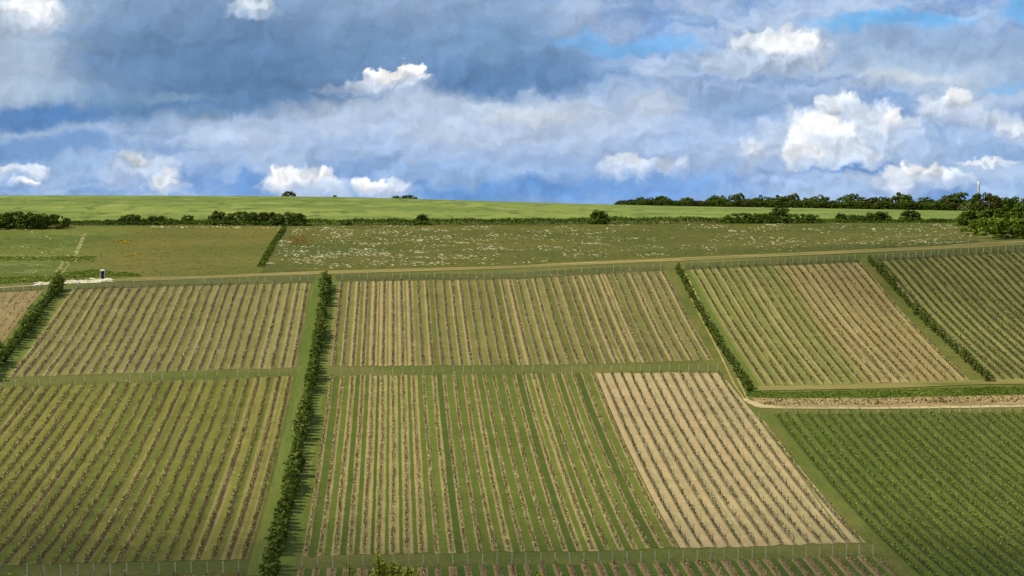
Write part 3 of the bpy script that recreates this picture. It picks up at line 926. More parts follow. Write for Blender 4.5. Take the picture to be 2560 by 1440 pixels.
RB = lambda px: np.interp(px, [1540, 2000, 2280, 2420, 2560], [514, 520.5, 525.5, 528.5, 532])
RIDGE = [
    (1556, 34, 11, 'thorn_brown', 'bush', 'lowest scrubby bush at the thin end of the ridge trees'),
    (1582, 34, 14, 'thorn', 'bush', 'low dark bush second from the thin end of the ridge trees'),
    (1601, 24, 20, 'thorn', 'bush', 'small tufted dark tree third from the thin end of the ridge trees'),
    (1626, 40, 20, 'thorn_brown', 'bush', 'rounded brownish tree beside the two-humped ridge tree'),
    (1653, 34, 26, 'thorn', 'bush', 'two-humped round dark tree in the thin end of the ridge trees'),
    (1686, 44, 14, 'thorn_brown', 'bush', 'low scrub between two round trees on the ridge'),
    (1717, 40, 22, 'thorn', 'bush', 'lone rounded ridge tree just before the lowest dip'),
    (1752, 40, 12, 'thorn', 'bush', 'low scrub filling the lowest dip in the ridge trees'),
    (1794, 54, 28, 'thorn_green', 'bush', 'broad green tree rising after the lowest dip in the ridge trees'),
    (1842, 44, 33, 'thorn', 'tree', 'wind-bent tree with a humped crown after the broad green one'),
    (1868, 34, 22, 'thorn_green', 'bush', 'small round green tree under the humped crown'),
    (1900, 56, 30, 'thorn', 'tree', 'flat-topped dark tree above the pointed hedgerow bush'),
    (1943, 46, 31, 'thorn_green', 'tree', 'wide green tree with light showing through its stems'),
    (1979, 44, 34, 'thorn_brown', 'tree', 'flat-topped brownish tree with sky showing under its crown'),
    (2013, 22, 27, 'thorn', 'tree', 'thin small-headed tree in a dip of the ridge belt'),
    (2048, 60, 33, 'thorn_green', 'bush', 'big round green tree alone between two dips of the ridge belt'),
    (2086, 30, 21, 'thorn_green', 'bush', 'small pale-flecked bush between the round tree and the long flat crown'),
    (2122, 66, 36, 'thorn', 'tree', 'long flat-topped dark tree with a step in its crown'),
    (2153, 40, 28, 'thorn_brown', 'tree', 'low brownish tree beside the long flat crown'),
    (2189, 52, 36, 'thorn_brown', 'tree', 'tall brownish tree with bare stems showing'),
    (2246, 58, 42, 'thorn', 'tree', 'highest domed dark tree of the ridge belt'),
    (2272, 40, 25, 'thorn_green', 'bush', 'rounded green bush before the highest dome'),
    (2310, 52, 31, 'thorn', 'tree', 'dark tree in the dip before the last big dome'),
    (2304, 34, 20, 'thorn_green', 'bush', 'green bush with cream blossom before the last big dome'),
    (2360, 48, 36, 'thorn_brown', 'tree', 'brownish tree on the near side of the last big dome'),
    (2390, 70, 43, 'thorn', 'tree', 'last big dark dome of the ridge belt, below the white mast'),
]
for i, (px, w, h, mat, kind, lab) in enumerate(RIDGE):
    plant(kind, px, float(RB(px)), w * 1.38, h * 1.02, mat, i % 4, lab, zc=985 if kind == 'tree' else 972, group='trees along the ridge', name='ridge_tree')
# scrub at the foot of the ridge trees
for i, px in enumerate(np.arange(1556, 2425, 27)):
    h_ = 10 + 7 * abs(math.sin(i * 1.9)) + (px - 1540) * 0.006
    plant('thicket', float(px), float(RB(px)) + 0.6, 44, h_ * (0.55 if px < 1600 else 1.0), ('thorn', 'thorn_green', 'thorn', 'thorn_brown')[i % 4], i % 4,
          'low dark scrub filling the foot of the ridge tree belt', zc=966, group='scrub at the foot of the ridge trees', name='ridge_scrub', dk=0.6)
RIGHT = [
    ('tree', 2438, 540, 40, 52, 'thorn', 'dark tree just in front of the white mast', 900),
    ('tree', 2470, 545, 66, 60, 'thorn_brown', 'tall dark brownish tree at the head of the right clump', 860),
    ('tree', 2502, 545, 40, 49, 'thorn', 'small dark tree behind the right clump beside the tall brownish one', 880),
    ('tree', 2519, 545, 22, 46, 'thorn', 'narrow dark tree behind the right clump', 890),
    ('tree', 2533, 545, 26, 44, 'thorn', 'small round-headed tree with sky on both sides at the right edge', 900),
    ('tree', 2560, 545, 44, 44, 'thorn_green', 'green tree cut by the right edge behind the clump', 880),
    ('bush', 2548, 555, 60, 45, 'thorn_green', 'mid-green bush at the right edge above the yellow-green one', 800),
    ('bush', 2425, 563, 66, 46, 'thorn_bright', 'rounded green bush at the left end of the big right clump', None),
    ('bush', 2485, 566, 110, 52, 'thorn_green', 'broad shaded bush in the middle of the big right clump', None),
    ('thicket', 2468, 585, 110, 44, 'thorn_bright', 'bright green sloping thicket in front of the right clump', None),
    ('thicket', 2545, 594, 190, 62, 'thorn_bright', 'large wind-combed yellow-green thicket at the right edge beside the track', None),
]
for i, (kind, px, py, w, h, mat, lab, zc) in enumerate(RIGHT):
    plant(kind, px, py, w * 1.08, h * 0.88, mat, (i + 1) % 4, lab, zc=zc, group='bushes of the right clump', name='ridge_tree' if kind == 'tree' else None, dk=0.55)
# hilltop bushes against the sky
for px, py, w, h, lab, s in ((722, 491.5, 38, 13, 'lone dark bush on the skyline of the green field', 0), (837, 492.5, 12, 4.5, 'tiny dark bush on the skyline of the green field', 1),
                             (990, 496, 26, 7, 'low dark bush on the skyline, smaller of the touching pair', 2), (1022, 497, 52, 10, 'long low dark bush on the skyline, larger of the touching pair', 3)):
    plant('bush', px, py, w, h, 'thorn', s, lab, zc=968, group='bushes on the skyline')


def patch_quads(pxy0, n, w, h, zoff, flatup=0.0):
    """upright tufts at picture points dropped on the land"""
    P = hit(pxy0[:, 0], pxy0[:, 1])
    P[:, 2] = H(P[:, 0], P[:, 1])
    a = RNG.uniform(0, math.pi, n)
    ww = RNG.uniform(0.5, 1.3, n) * w / 2; hh = RNG.uniform(0.6, 1.3, n) * h
    dx = np.stack([np.cos(a) * ww, np.sin(a) * ww, 0 * a], 1)
    tl = np.stack([RNG.normal(0, 0.25, n) * hh, RNG.normal(0.25, 0.3, n) * hh + flatup * hh, hh], 1)
    b = P + np.array([0, 0, zoff])
    V = np.stack([b - dx, b + dx, b + dx * 0.8 + tl, b - dx * 0.8 + tl], 1).reshape(-1, 3)
    return V, np.arange(4 * n).reshape(n, 4)


def between(xs, lo, hi):
    """random heights in the picture between two edges"""
    l = np.interp(xs, [p[0] for p in lo], [p[1] for p in lo]); h = np.interp(xs, [p[0] for p in hi], [p[1] for p in hi])
    return l + (h - l) * RNG.random(len(xs))


def stuff(name, V, F, mat, lab, cat):
    return add(name, mesh_from(name, V, F, mat), kind='stuff', label=lab, category=cat)


# meadow tufts and flowers
n = 5000
xs = RNG.uniform(-20, 2440, n); ys = between(xs, BOTM, TOPM)
V, F = patch_quads(np.stack([xs, ys], 1), n, 1.1, 0.1, -0.02, 0.9)
stuff('meadow_grass', V, F, LM['tuft'], 'olive seeding grass all over the meadow', 'grass')


def clustered(n, x0, x1, lo, hi, nc, sx, sy):
    cx = RNG.uniform(x0, x1, nc); cy = between(cx, lo, hi)
    k = RNG.integers(0, nc, n)
    x = cx[k] + RNG.normal(0, sx, n); y = cy[k] + RNG.normal(0, sy, n)
    l = np.interp(x, [p[0] for p in lo], [p[1] for p in lo]); h = np.interp(x, [p[0] for p in hi], [p[1] for p in hi])
    ok = (x > x0 - 5) & (x < x1 + 5) & (y < l - 2) & (y > h + 1)
    return np.stack([x[ok], y[ok]], 1)


FL = [clustered(1000, 680, 2430, BOTM, TOPM, 420, 10, 2.2), clustered(1500, 680, 2430, BOTM, TOPM, 110, 22, 1.6), clustered(1500, 690, 1250, BOTM, TOPM, 70, 20, 1.8), clustered(300, 380, 700, [(300, 572), (720, 575)], TOPM, 40, 14, 2),
      clustered(130, 0, 200, BOTM, TOPM, 60, 12, 2), clustered(160, 300, 760, [(300, 563), (760, 567)], [(300, 559), (760, 561)], 40, 6, 1)]
flx = np.concatenate(FL)
big = [(1485, 610, 22, 3), (1155, 608, 14, 2), (1050, 601, 12, 1.5), (1050, 632, 12, 2), (1058, 645, 14, 3), (1052, 657, 12, 2), (1660, 557, 8, 1), (1925, 563, 10, 1.2), (2420, 582, 8, 1.2), (1830, 578, 8, 2), (675, 660, 10, 3),
       (205, 597, 3, 4), (200, 615, 4, 6), (192, 632, 4, 4), (700, 605, 9, 4), (1000, 640, 8, 2)]
flb = np.concatenate([np.stack([RNG.normal(x, sx * 0.5, 34), RNG.normal(y, sy * 0.45, 34)], 1) for x, y, sx, sy in big])
allf = np.concatenate([flx, flb])
V, F = patch_quads(allf, len(allf), 0.75, 0.14, 0.12, 0.5)
stuff('wildflowers', V, F, LM['umbel'], 'white flower heads scattered over the meadow', 'wildflowers')
pf = np.stack([RNG.normal(748, 20, 130), RNG.normal(604, 6, 130)], 1)
V, F = patch_quads(pf, len(pf), 0.6, 0.2, 0.1, 0.3)
stuff('poppies', V, F, LM['poppy'], 'reddish poppies in the flower meadow beside the small hedge', 'wildflowers')
pf = np.concatenate([np.stack([RNG.normal(308, 9, 70), RNG.normal(605, 1.2, 70)], 1), np.stack([RNG.normal(330, 7, 20), RNG.normal(637, 0.8, 20)], 1)])
V, F = patch_quads(pf, len(pf), 0.9, 0.25, 0.1, 0.3)
stuff('buttercups', V, F, LM['buttercup'], 'yellow flower patch in the brown hay meadow', 'wildflowers')

# grassy scrub bank under the hedgerow
n = 22000
xs = RNG.uniform(-30, 2425, n)
base = np.interp(xs, [-30, 180, 300, 800, 1300, 1800, 2425], [568, 564, 563, 564, 562, 559, 557])
P = hit(xs, base - RNG.random(n) * 5.0)
hmax = np.interp(xs, [-30, 200, 800, 1300, 1500, 1700, 2000, 2300, 2425], [1.0, 1.3, 2.0, 2.0, 2.2, 2.2, 1.3, 0.6, 0.9]) * (0.85 + 0.14 * np.sin(xs * 0.05) * np.sin(xs * 0.017))
d = RNG.uniform(-1, 1, n)
P[:, 1] += d * 2.6
P[:, 2] = H(P[:, 0], P[:, 1]) + hmax * np.sqrt(np.maximum(0, 1 - d ** 2)) * RNG.uniform(0.5, 1.0, n) ** 0.6
s = RNG.uniform(0.3, 0.65, n)
V, F = quads(P, np.stack([s * 1.4, s * 0.7], 1), 0.0, np.stack([-0.2 + 0 * d, d * 0.8 - 0.5, 1.0 + 0 * d], 1))
stuff('bank_scrub', V, F, LM['scrub'], 'dark green scrub and long grass on the bank between meadow and field', 'scrub')

# long grass: green verge above the dirt track, and the rough strip by the portable toilet
VG_LO = [(1872, 990), (1960, 996), (2200, 996), (2560, 988), (2620, 987)]; VG_HI = [(1866, 978), (1960, 982), (2200, 976), (2560, 966), (2620, 965)]
n = 5200
xs = RNG.uniform(1868, 2620, n); ys = between(xs, VG_LO, VG_HI)
V1, F1 = patch_quads(np.stack([xs, ys], 1), n, 0.8, 0.2, 0.0, 1.2)
n2 = 2600
xs = RNG.uniform(-30, 350, n2)
ys = between(xs, [(-30, 712), (120, 703), (170, 697), (240, 693), (350, 691)], [(-30, 694), (120, 690), (170, 682), (240, 674), (350, 686)])
V2, F2 = patch_quads(np.stack([xs, ys], 1), n2, 0.8, 0.2, 0.0, 1.0)
n3 = 900
xs = RNG.uniform(-20, 240, n3); ys = between(xs, [(-20, 652), (120, 652), (240, 655)], [(-20, 641), (120, 643), (240, 640)])
V3, F3 = patch_quads(np.stack([xs, ys], 1), n3, 0.8, 0.18, 0.0, 1.0)
stuff('verge_grass', V1, F1, LM['tuft_green'], 'long dark green grass on the verge above the dirt track', 'grass')
stuff('rough_grass', np.concatenate([V2, V3]), np.concatenate([F2, F3 + len(V2)]), LM['tuft_green'], 'long dark grass beside the chalk track and along the ditch', 'grass')

# rusty dead stalks on the bank above the dirt track
n = 900
xs = RNG.uniform(1900, 2620, n); ys = between(xs, [(1900, 1013), (2200, 1012), (2620, 1004)], [(1900, 998), (2200, 997), (2620, 989)])
V, F = patch_quads(np.stack([xs, ys], 1), n, 0.5, 0.3, -0.02)
stuff('dead_grass', V, F, LEAF['straw'], 'brown dead grass on the low bank above the dirt track', 'grass')

# small hedge across the meadow
c0 = sline([(712, 572), (690, 602), (668, 638), (652, 668)], 40)
n = 3600
k = RNG.integers(0, 39, n); f = RNG.random(n)[:, None]
q = c0[k] * (1 - f) + c0[k + 1] * f
hh = 1.5 * (0.75 + 0.35 * np.sin(k * 1.7) * np.sin(k * 0.6))
u = RNG.uniform(-1, 1, n)
q[:, 0] += u * 0.95
z = H(q[:, 0], q[:, 1])
P = np.stack([q[:, 0], q[:, 1], z + hh * np.sqrt(1 - u ** 2) * RNG.uniform(0.2, 1.0, n) ** 0.7], 1)
s = RNG.uniform(0.2, 0.5, n)
o0 = np.array([c0[20, 0], c0[20, 1], float(H(*c0[20]))])
V, F = quads(P - o0, np.stack([s, s * 0.8], 1), 0.5)
t = thing('meadow_hedge', 'small clipped-looking green hedge slanting down between the two meadows', 'hedge', o0)
add('foliage', mesh_from('foliage', V, F, LM['thorn_green']), t)

# cream blossom on the elder by the right clump and on the ridge
t = plant('bush', 2413, 527, 40, 20, 'thorn', 2, 'dark elder bush covered in cream blossom beside the right clump', zc=955, name='flowering_bush')
cc = t.location
m = 955 / FPX


def blossom(par, offs, n, spread):
    C = np.concatenate([np.array(o) + RNG.normal(0, 1, (n, 3)) * np.array(spread) for o in offs])
    s = RNG.uniform(0.15, 0.4, len(C))
    V, F = quads(C, np.stack([s, s * 0.7], 1), 0.6, np.tile([0, -0.8, 0.6], (len(C), 1)))
    V = V / np.array(par.scale)
    add('blossom', mesh_from('blossom', V, F, LM['blossom']), par)


blossom(t, [(-2.0, -2.2, 2.4), (-0.8, -2.6, 1.6), (0.6, -2.4, 2.7), (1.6, -2.0, 3.2), (2.4, -1.8, 3.6), (0.2, -2.8, 0.9), (-1.6, -2.5, 1.2)], 16, (0.55, 0.25, 0.28))

# ------------------------------------------------------------------ portable toilet and chalk heap
M['teal'] = plain('dark_teal_plastic', alb(22, 52, 58), 0.45)
M['navy'] = plain('navy_plastic', alb(12, 30, 44), 0.45)
M['white'] = plain('white_plastic', alb(238, 240, 236), 0.5, 0.04)
M['black'] = plain('black_plastic', alb(40, 38, 36), 0.6)
p = pxy(256.5, 698.5)
pt = thing('portable_toilet', 'dark teal portable toilet with white domed roof on the chalk heap', 'toilet', (p[0], p[1] + 0.6, float(H(p[0], p[1])) + 0.05), rz=R(-6))
mb = MB()
for x, s in ((-0.535, (0.05, 1.1, 2.02)), (0.535, (0.05, 1.1, 2.02))):
    mb.box((x, 0, 1.13), s)
mb.box((0, 0.535, 1.13), (1.02, 0.05, 2.02)); mb.box((-0.44, -0.535, 1.13), (0.14, 0.05, 2.02)); mb.box((0.44, -0.535, 1.13), (0.14, 0.05, 2.02)); mb.box((0, -0.535, 2.08), (0.74, 0.05, 0.12))
add('cabin', mb.mesh('cabin', M['teal']), pt)
dr = add('door', MB().box((0, -0.54, 1.07), (0.73, 0.045, 1.88)).box((0, -0.567, 1.45), (0.56, 0.012, 0.8)).box((0, -0.567, 0.55), (0.56, 0.012, 0.66)).mesh('door', M['navy']), pt)
add('handle', MB().box((0.28, -0.585, 1.05), (0.06, 0.04, 0.2)).mesh('handle', M['white']), dr)
for x in (-0.57, 0.57):
    for y in (-0.57, 0.57):
        add('corner_post', MB().box((x, y, 1.1), (0.09, 0.09, 2.1)).mesh('corner_post', M['white']), pt)
add('door_jamb', MB().box((-0.385, -0.575, 1.1), (0.07, 0.03, 1.95)).mesh('door_jamb', M['white']), pt)
rv = []; rf = []
nr = 24
for k, (z, s) in enumerate(((2.13, 1.0), (2.26, 1.0), (2.36, 0.95), (2.46, 0.82), (2.52, 0.6), (2.545, 0.25))):
    for i in range(nr):
        a_ = 2 * math.pi * i / nr
        ca, sa = math.cos(a_), math.sin(a_)
        q_ = (abs(ca) ** 5 + abs(sa) ** 5) ** (-1 / 5)
        rv.append((ca * q_ * 0.62 * s, sa * q_ * 0.62 * s, z))
for k in range(5):
    for i in range(nr):
        rf.append([k * nr + i, k * nr + (i + 1) % nr, (k + 1) * nr + (i + 1) % nr, (k + 1) * nr + i])
rf.append([5 * nr + i for i in range(nr)]); rf.append([i for i in range(nr)][::-1])
add('roof', mesh_from('roof', rv, rf, M['white'], smooth=True), pt)
add('vent_pipe', MB().tube([(-0.1, 0.35, 2.4), (-0.1, 0.35, 2.74)], [0.055, 0.055], 10).tube([(-0.1, 0.35, 2.76), (-0.1, 0.35, 2.8)], [0.09, 0.07], 10).mesh('vent_pipe', M['black']), pt)
add('base_skid', MB().box((-0.4, 0, 0.06), (0.16, 1.24, 0.1)).box((0.4, 0, 0.06), (0.16, 1.24, 0.1)).mesh('base_skid', M['black']), pt)

# chalk heap: a low mound and loose lumps along the track edge
n = 46
xs = np.linspace(0, 1, n)
V = []; F = []


def lump(c, s, seed):
    g = np.random.default_rng(seed)
    b = len(V)
    for k, (zz, rr) in enumerate(((-0.3, 0.9), (0.15, 1.0), (0.55, 0.75), (0.85, 0.3))):
        for i in range(8):
            a_ = i / 8 * 6.283
            r_ = rr * g.uniform(0.7, 1.25)
            V.append((c[0] + math.cos(a_) * r_ * s[0], c[1] + math.sin(a_) * r_ * s[1], c[2] + zz * s[2] * g.uniform(0.8, 1.15)))
    for k in range(3):
        for i in range(8):
            F.append([b + k * 8 + i, b + k * 8 + (i + 1) % 8, b + (k + 1) * 8 + (i + 1) % 8, b + (k + 1) * 8 + i])
    F.append([b + 24 + i for i in range(8)])


g = np.random.default_rng(5)
for i in range(150):
    px = g.uniform(88, 282) if i > 40 else g.uniform(236, 276)
    py = np.interp(px, [88, 170, 282], [711, 706, 700]) + g.normal(0.6, 1.8)
    q = pxy(px, py)
    s = g.uniform(0.15, 0.55) * (1.0 if i > 12 else 1.5)
    lump((q[0], q[1], float(H(q[0], q[1]))), (s * 1.7, s * 1.3, s * 0.9), i)
add('chalk_rubble', mesh_from('chalk_rubble', V, F, M['chalk']), kind='stuff', label='white chalk lumps heaped along the track by the portable toilet', category='rubble')

# ------------------------------------------------------------------ small things
q = pxy(1494, 647)
t = thing('marker_sign', 'small white sign board on a short post at the meadow edge', 'sign', (q[0], q[1], float(H(q[0], q[1]))))
add('post', MB().box((0, 0, 0.4), (0.07, 0.07, 0.9)).mesh('post', M['stake_dark']), t)
add('board', MB().box((0, -0.06, 0.72), (0.42, 0.04, 0.62)).mesh('board', M['white']), t)
for px, py, lab in ((2337, 613, 'thin pale fence post at the meadow edge, left of a pair'), (2421, 610, 'thin pale fence post at the meadow edge, below the right clump')):
    q = pxy(px, py)
    add('fence_post', MB().tube([(0, 0, -0.3), (0, 0, 1.35)], [0.06, 0.05], 7).box((0, 0, 1.37), (0.13, 0.13, 0.05)).mesh('fence_post', M['post']), None, (q[0], q[1], float(H(q[0], q[1]))),
        label=lab, category='post', group='fence posts by the meadow')
d = ray(np.array([2447.0]), np.array([497.0]))[0] * 1120
zg = float(H(d[0], d[1]))
mt = thing('mast', 'slender white mast, thicker at the top, rising behind the ridge trees', 'mast', (d[0], d[1], zg))
h0 = d[2] - zg + 1.0
add('pole', MB().tube([(0.35, 0, -0.5), (0.3, 0, h0)], [0.5, 0.28], 12).mesh('pole', M['white'], True), mt)
add('shroud', MB().tube([(0.3, 0, h0), (0.1, 0, h0 + 2.6), (-0.1, 0, h0 + 5.2), (-0.14, 0, h0 + 8.0)], [0.28, 0.42, 0.55, 0.52], 12).mesh('shroud', M['white'], True), mt)

# ------------------------------------------------------------------ shrub close to the camera
def near_shrub(px, tops, zc, name, lab, nleaf, ls, sd):
    """leafy sprays on stems that rise from the near slope; tops are picture points"""
    g = np.random.default_rng(sd)
    b = ray(np.array([px]), np.array([1500.0]))[0] * zc
    gz = float(H(b[0], b[1]))
    t = thing(name, lab, 'shrub', (b[0], b[1], gz))
    C = []
    mb = MB()
    for (tx_, ty_, n_, sx, sy) in tops:
        e = ray(np.array([tx_]), np.array([ty_]))[0] * (zc + g.uniform(-0.4, 0.4)) - np.array([b[0], b[1], gz])
        f = np.array([e[0] * 0.3, e[1] * 0.3, e[2] * 0.55])
        mb.tube([(0, 0, -0.3), tuple(f), tuple(f * 0.35 + e * 0.65), tuple(e)], [0.05, 0.03, 0.018, 0.006], 6)
        s_ = zc / FPX
        k = g.random(n_) ** 0.8
        pts = e + np.stack([g.normal(0, 1, n_) * sx * s_ * (0.25 + k), g.normal(0, 1, n_) * sx * s_ * (0.3 + k), -k * sy * s_ * 2.0 + g.normal(0, 1, n_) * 4 * s_], 1)
        C.append(pts)
        for q_ in pts[::7]:
            a_ = f * 0.35 + e * 0.65
            mb.tube([tuple(a_ * 0.5 + q_ * 0.5 - np.array([0, 0, 0.06])), tuple(q_)], [0.006, 0.003], 4)
    C = np.concatenate(C)
    s = g.uniform(0.6, 1.3, len(C)) * ls
    V, F = quads(C, np.stack([s, s * 0.55], 1), 0.5)
    add('foliage', mesh_from('foliage', V, F, LM['near']), t)
    add('stems', mb.mesh('stems', M['trunk']), t)


near_shrub(985, [(944, 1382, 150, 9, 30), (955, 1400, 320, 14, 30), (985, 1408, 420, 20, 24), (1020, 1418, 320, 18, 20), (1000, 1440, 500, 36, 30), (940, 1430, 260, 14, 30), (1045, 1432, 90, 10, 20)],
           33, 'leafy_shrub', 'bright yellow-green shrub top poking up at the bottom edge', 0, 0.042, 3)
near_shrub(880, [(873, 1408, 26, 5, 12), (890, 1422, 50, 8, 16), (860, 1434, 60, 8, 10)], 34, 'leafy_shrub', 'sparse leafy twig sprig at the bottom edge, beside the bright shrub', 0, 0.04, 4)
near_shrub(32, [(30, 1432, 90, 10, 12), (48, 1436, 50, 7, 10)], 34, 'leafy_shrub', 'pale leafy sprig at the bottom left corner', 0, 0.04, 5)
near_shrub(1360, [(1345, 1433, 60, 10, 10), (1300, 1437, 40, 8, 8)], 34, 'leafy_shrub', 'low leafy sprig just showing at the bottom edge, right of the bright shrub', 0, 0.04, 6)

# ------------------------------------------------------------------ light and sky
SUN_EL, SUN_AZ = 55.0, -93.0           # azimuth from +Y, clockwise
sd = bpy.data.lights.new('sun', 'SUN')
sd.energy = 4.2
sd.angle = R(0.5)
sd.color = (1.0, 0.95, 0.86)
so = bpy.data.objects.new('sun', sd)
COL.objects.link(so)
dirv = Vector((math.sin(R(SUN_AZ)) * math.cos(R(SUN_EL)), math.cos(R(SUN_AZ)) * math.cos(R(SUN_EL)), math.sin(R(SUN_EL))))
so.rotation_euler = dirv.to_track_quat('Z', 'Y').to_euler()
so.location = (-60, 200, 120)

# unseen clouds added between the sun and the slope to shade parts of it
def shade_cloud(gx_, gy_, rx, ry, dens, seed, alt=430.0, lab=''):
    gz = float(H(gx_, gy_))
    c = np.array([gx_, gy_, gz]) + np.array(dirv) * (alt / dirv.z)
    bm = __import__('bmesh').new()
    __import__('bmesh').ops.create_icosphere(bm, subdivisions=5, radius=1.0)
    g = random.Random(seed)
    blobs_ = [(g.uniform(-0.6, 0.6), g.uniform(-0.6, 0.6), g.uniform(0.1, 0.35)) for _ in range(9)]
    for v in bm.verts:
        x, y, z = v.co
        bump = sum(h * math.exp(-((x - a_) ** 2 + (y - b_) ** 2) / 0.09) for a_, b_, h in blobs_)
        v.co.z = z * 0.5 + (bump * 0.9 if z > 0 else -bump * 0.15)
        v.co.x = x * rx; v.co.y = y * ry; v.co.z *= min(rx, ry) * 0.5
    me = bpy.data.meshes.new('cloud')
    bm.to_mesh(me); bm.free()
    m = bpy.data.materials.new('shade_cloud_vapour'); m.use_nodes = True
    nt = NT(m.node_tree)
    for n in list(nt.n): nt.n.remove(n)
    o_ = nt.node('ShaderNodeTexCoord').outputs['Object']
    r_ = nt.vmath('LENGTH', nt.vmath('MULTIPLY', o_, (1 / rx, 1 / ry, 0)))
    no = nt.noise(o_, 1.6 / min(rx, ry), 4, 0.55)
    f = nt.rng(nt.math('ADD', r_, nt.math('MULTIPLY', nt.math('SUBTRACT', no, 0.5), 1.1)), 0.35, 1.0, dens, 0.0)
    tr = nt.node('ShaderNodeBsdfTransparent'); df = nt.node('ShaderNodeBsdfDiffuse'); df.inputs[0].default_value = (0.8, 0.8, 0.8, 1)
    mx = nt.node('ShaderNodeMixShader'); nt.put(mx.inputs[0], f)
    nt.l.new(tr.outputs[0], mx.inputs[1]); nt.l.new(df.outputs[0], mx.inputs[2])
    out = nt.node('ShaderNodeOutputMaterial'); nt.l.new(mx.outputs[0], out.inputs[0])
    me.materials.append(m)
    for p_ in me.polygons: p_.use_smooth = True
    add('cloud', me, None, c, kind='stuff', label=lab, category='cloud')  # out of view, added for the shade it casts


shade_cloud(-60, 275, 150, 120, 0.46, 1, lab='soft white cloud added out of view to shade the lower vineyard')
shade_cloud(105, 295, 115, 80, 0.34, 2, lab='thin white cloud added out of view to shade the bottom rows')
shade_cloud(165, 590, 95, 66, 0.2, 3, lab='small white cloud added out of view to shade the upper right rows')

world = bpy.data.worlds.new('World')
sc.world = world
world.use_nodes = True
nt = NT(world.node_tree)
bg = nt.n['Background']
sky = nt.node('ShaderNodeTexSky', sky_type='NISHITA')
sky.sun_disc = False
sky.sun_elevation = R(SUN_EL); sky.sun_rotation = R(SUN_AZ)
bg.inputs['Strength'].default_value = 0.1
# clouds: broad dark decks, torn pale bands and white cumulus, laid out by bearing and height above the horizon (in tenths of a degree or so)
dirn = nt.node('ShaderNodeTexCoord').outputs['Generated']
dx_, dy_, dz_ = nt.xyz(dirn)
az = nt.math('SUBTRACT', nt.math('ARCTAN2', dx_, dy_), AZ)
el = nt.math('ARCSINE', dz_)
cq = nt.node('ShaderNodeCombineXYZ')
nt.put(cq.inputs[0], nt.math('MULTIPLY_ADD', az, 55.1, 12.8))
nt.put(cq.inputs[1], nt.math('MULTIPLY_ADD', el, -54.8, 5.6))
q = cq.outputs[0]


def warp(vec, scale, amp, detail=4, rough=0.55, stretch=(1, 1, 1)):
    n = nt.noise(nt.scale(q, stretch), scale, detail, rough, dims='2D', out=1)
    off = nt.vmath('MULTIPLY', nt.vmath('SUBTRACT', n, (0.5, 0.5, 0.5)), amp)
    return nt.vmath('ADD', vec, off)


q1 = warp(q, 0.45, (2.0, 0.9, 0), 2, 0.5, (0.8, 1.2, 1))
QS = warp(q1, 1.5, (0.9, 0.65, 0), 5, 0.6)                      # soft decks
QC = warp(warp(q, 1.5, (0.7, 0.6, 0), 3, 0.5), 4.0, (0.3, 0.26, 0), 4, 0.6)        # crisp cumulus
L_ = (-0.13, -0.16, 0)
rel1 = nt.math('SUBTRACT', nt.noise(QC, 1.25, 4, 0.5, dims='2D'), nt.noise(nt.vmath('ADD', QC, L_), 1.25, 4, 0.5, dims='2D'))
qst = nt.scale(QS, (0.45, 1.1, 1))
rel2 = nt.math('SUBTRACT', nt.noise(qst, 0.8, 3, 0.5, dims='2D'), nt.noise(nt.vmath('ADD', qst, (-0.12, -0.22, 0)), 0.8, 3, 0.5, dims='2D'))
wisp = nt.noise(qst, 0.8, 7, 0.6, dims='2D')


def billow(vec):
    """heads of cauliflower cloud: high in the middle of each lobe"""
    tot = None
    for sc_, w_ in ((1.5, 0.6), (3.4, 0.4)):
        n = nt.node('ShaderNodeTexVoronoi', voronoi_dimensions='2D', feature='SMOOTH_F1')
        nt.put(n.inputs['Vector'], vec); nt.put(n.inputs['Scale'], sc_); nt.put(n.inputs['Smoothness'], 0.35)
        t_ = nt.math('MULTIPLY', n.outputs['Distance'], w_)
        tot = t_ if tot is None else nt.math('ADD', tot, t_)
    return tot


PUFF = billow(QC)
LIT = nt.math('SUBTRACT', billow(nt.vmath('ADD', QC, (-0.12, -0.15, 0))), PUFF)
kmask = None
K10 = 1.0 / 0.1


def C(r, g, b):
    return (lin(r) * K10, lin(g) * K10, lin(b) * K10, 1)


col = nt.mix(nt.rng(wisp, 0.36, 0.66), C(132, 166, 214), C(180, 200, 228))
hor = nt.rng(nt.xyz(q)[1], 3.4, 5.1)
col = nt.mix(nt.math('MULTIPLY', hor, 0.6), col, nt.mix(nt.rng(wisp, 0.4, 0.65), C(112, 158, 216), C(156, 188, 228)))


n_blob = 0


def after(vec):
    """the same place, but worked out only after the clouds laid so far (keeps the node stack short)"""
    n = nt.node('ShaderNodeVectorMath', operation='MULTIPLY_ADD')
    nt.put(n.inputs[0], col); nt.put(n.inputs[1], (1e-9,) * 3); nt.put(n.inputs[2], vec)
    return n.outputs[0]


def step():
    global n_blob, QSC, QCC
    if n_blob % 6 == 0:
        QSC, QCC = after(QS), after(QC)
    n_blob += 1


def blob(cx, cy, rx, ry, c, soft=0.5, op=1.0, crisp=False, tear=0.0):
    global col
    step()
    p = QCC if crisp else QSC
    d = nt.vmath('LENGTH', nt.vmath('MULTIPLY', nt.vmath('SUBTRACT', p, (cx / 100, cy / 100, 0)), (100 / rx, 100 / ry, 0)))
    if tear: d = nt.math('MULTIPLY_ADD', nt.math('SUBTRACT', wisp, 0.5), tear, d)
    m = nt.rng(d, 1 + soft, 1 - soft, 0, op)
    col = nt.mix(m, col, C(*c))


S = blob
# pale upper corner
S(60, 150, 300, 240, (176, 196, 216), 0.7, 0.9)
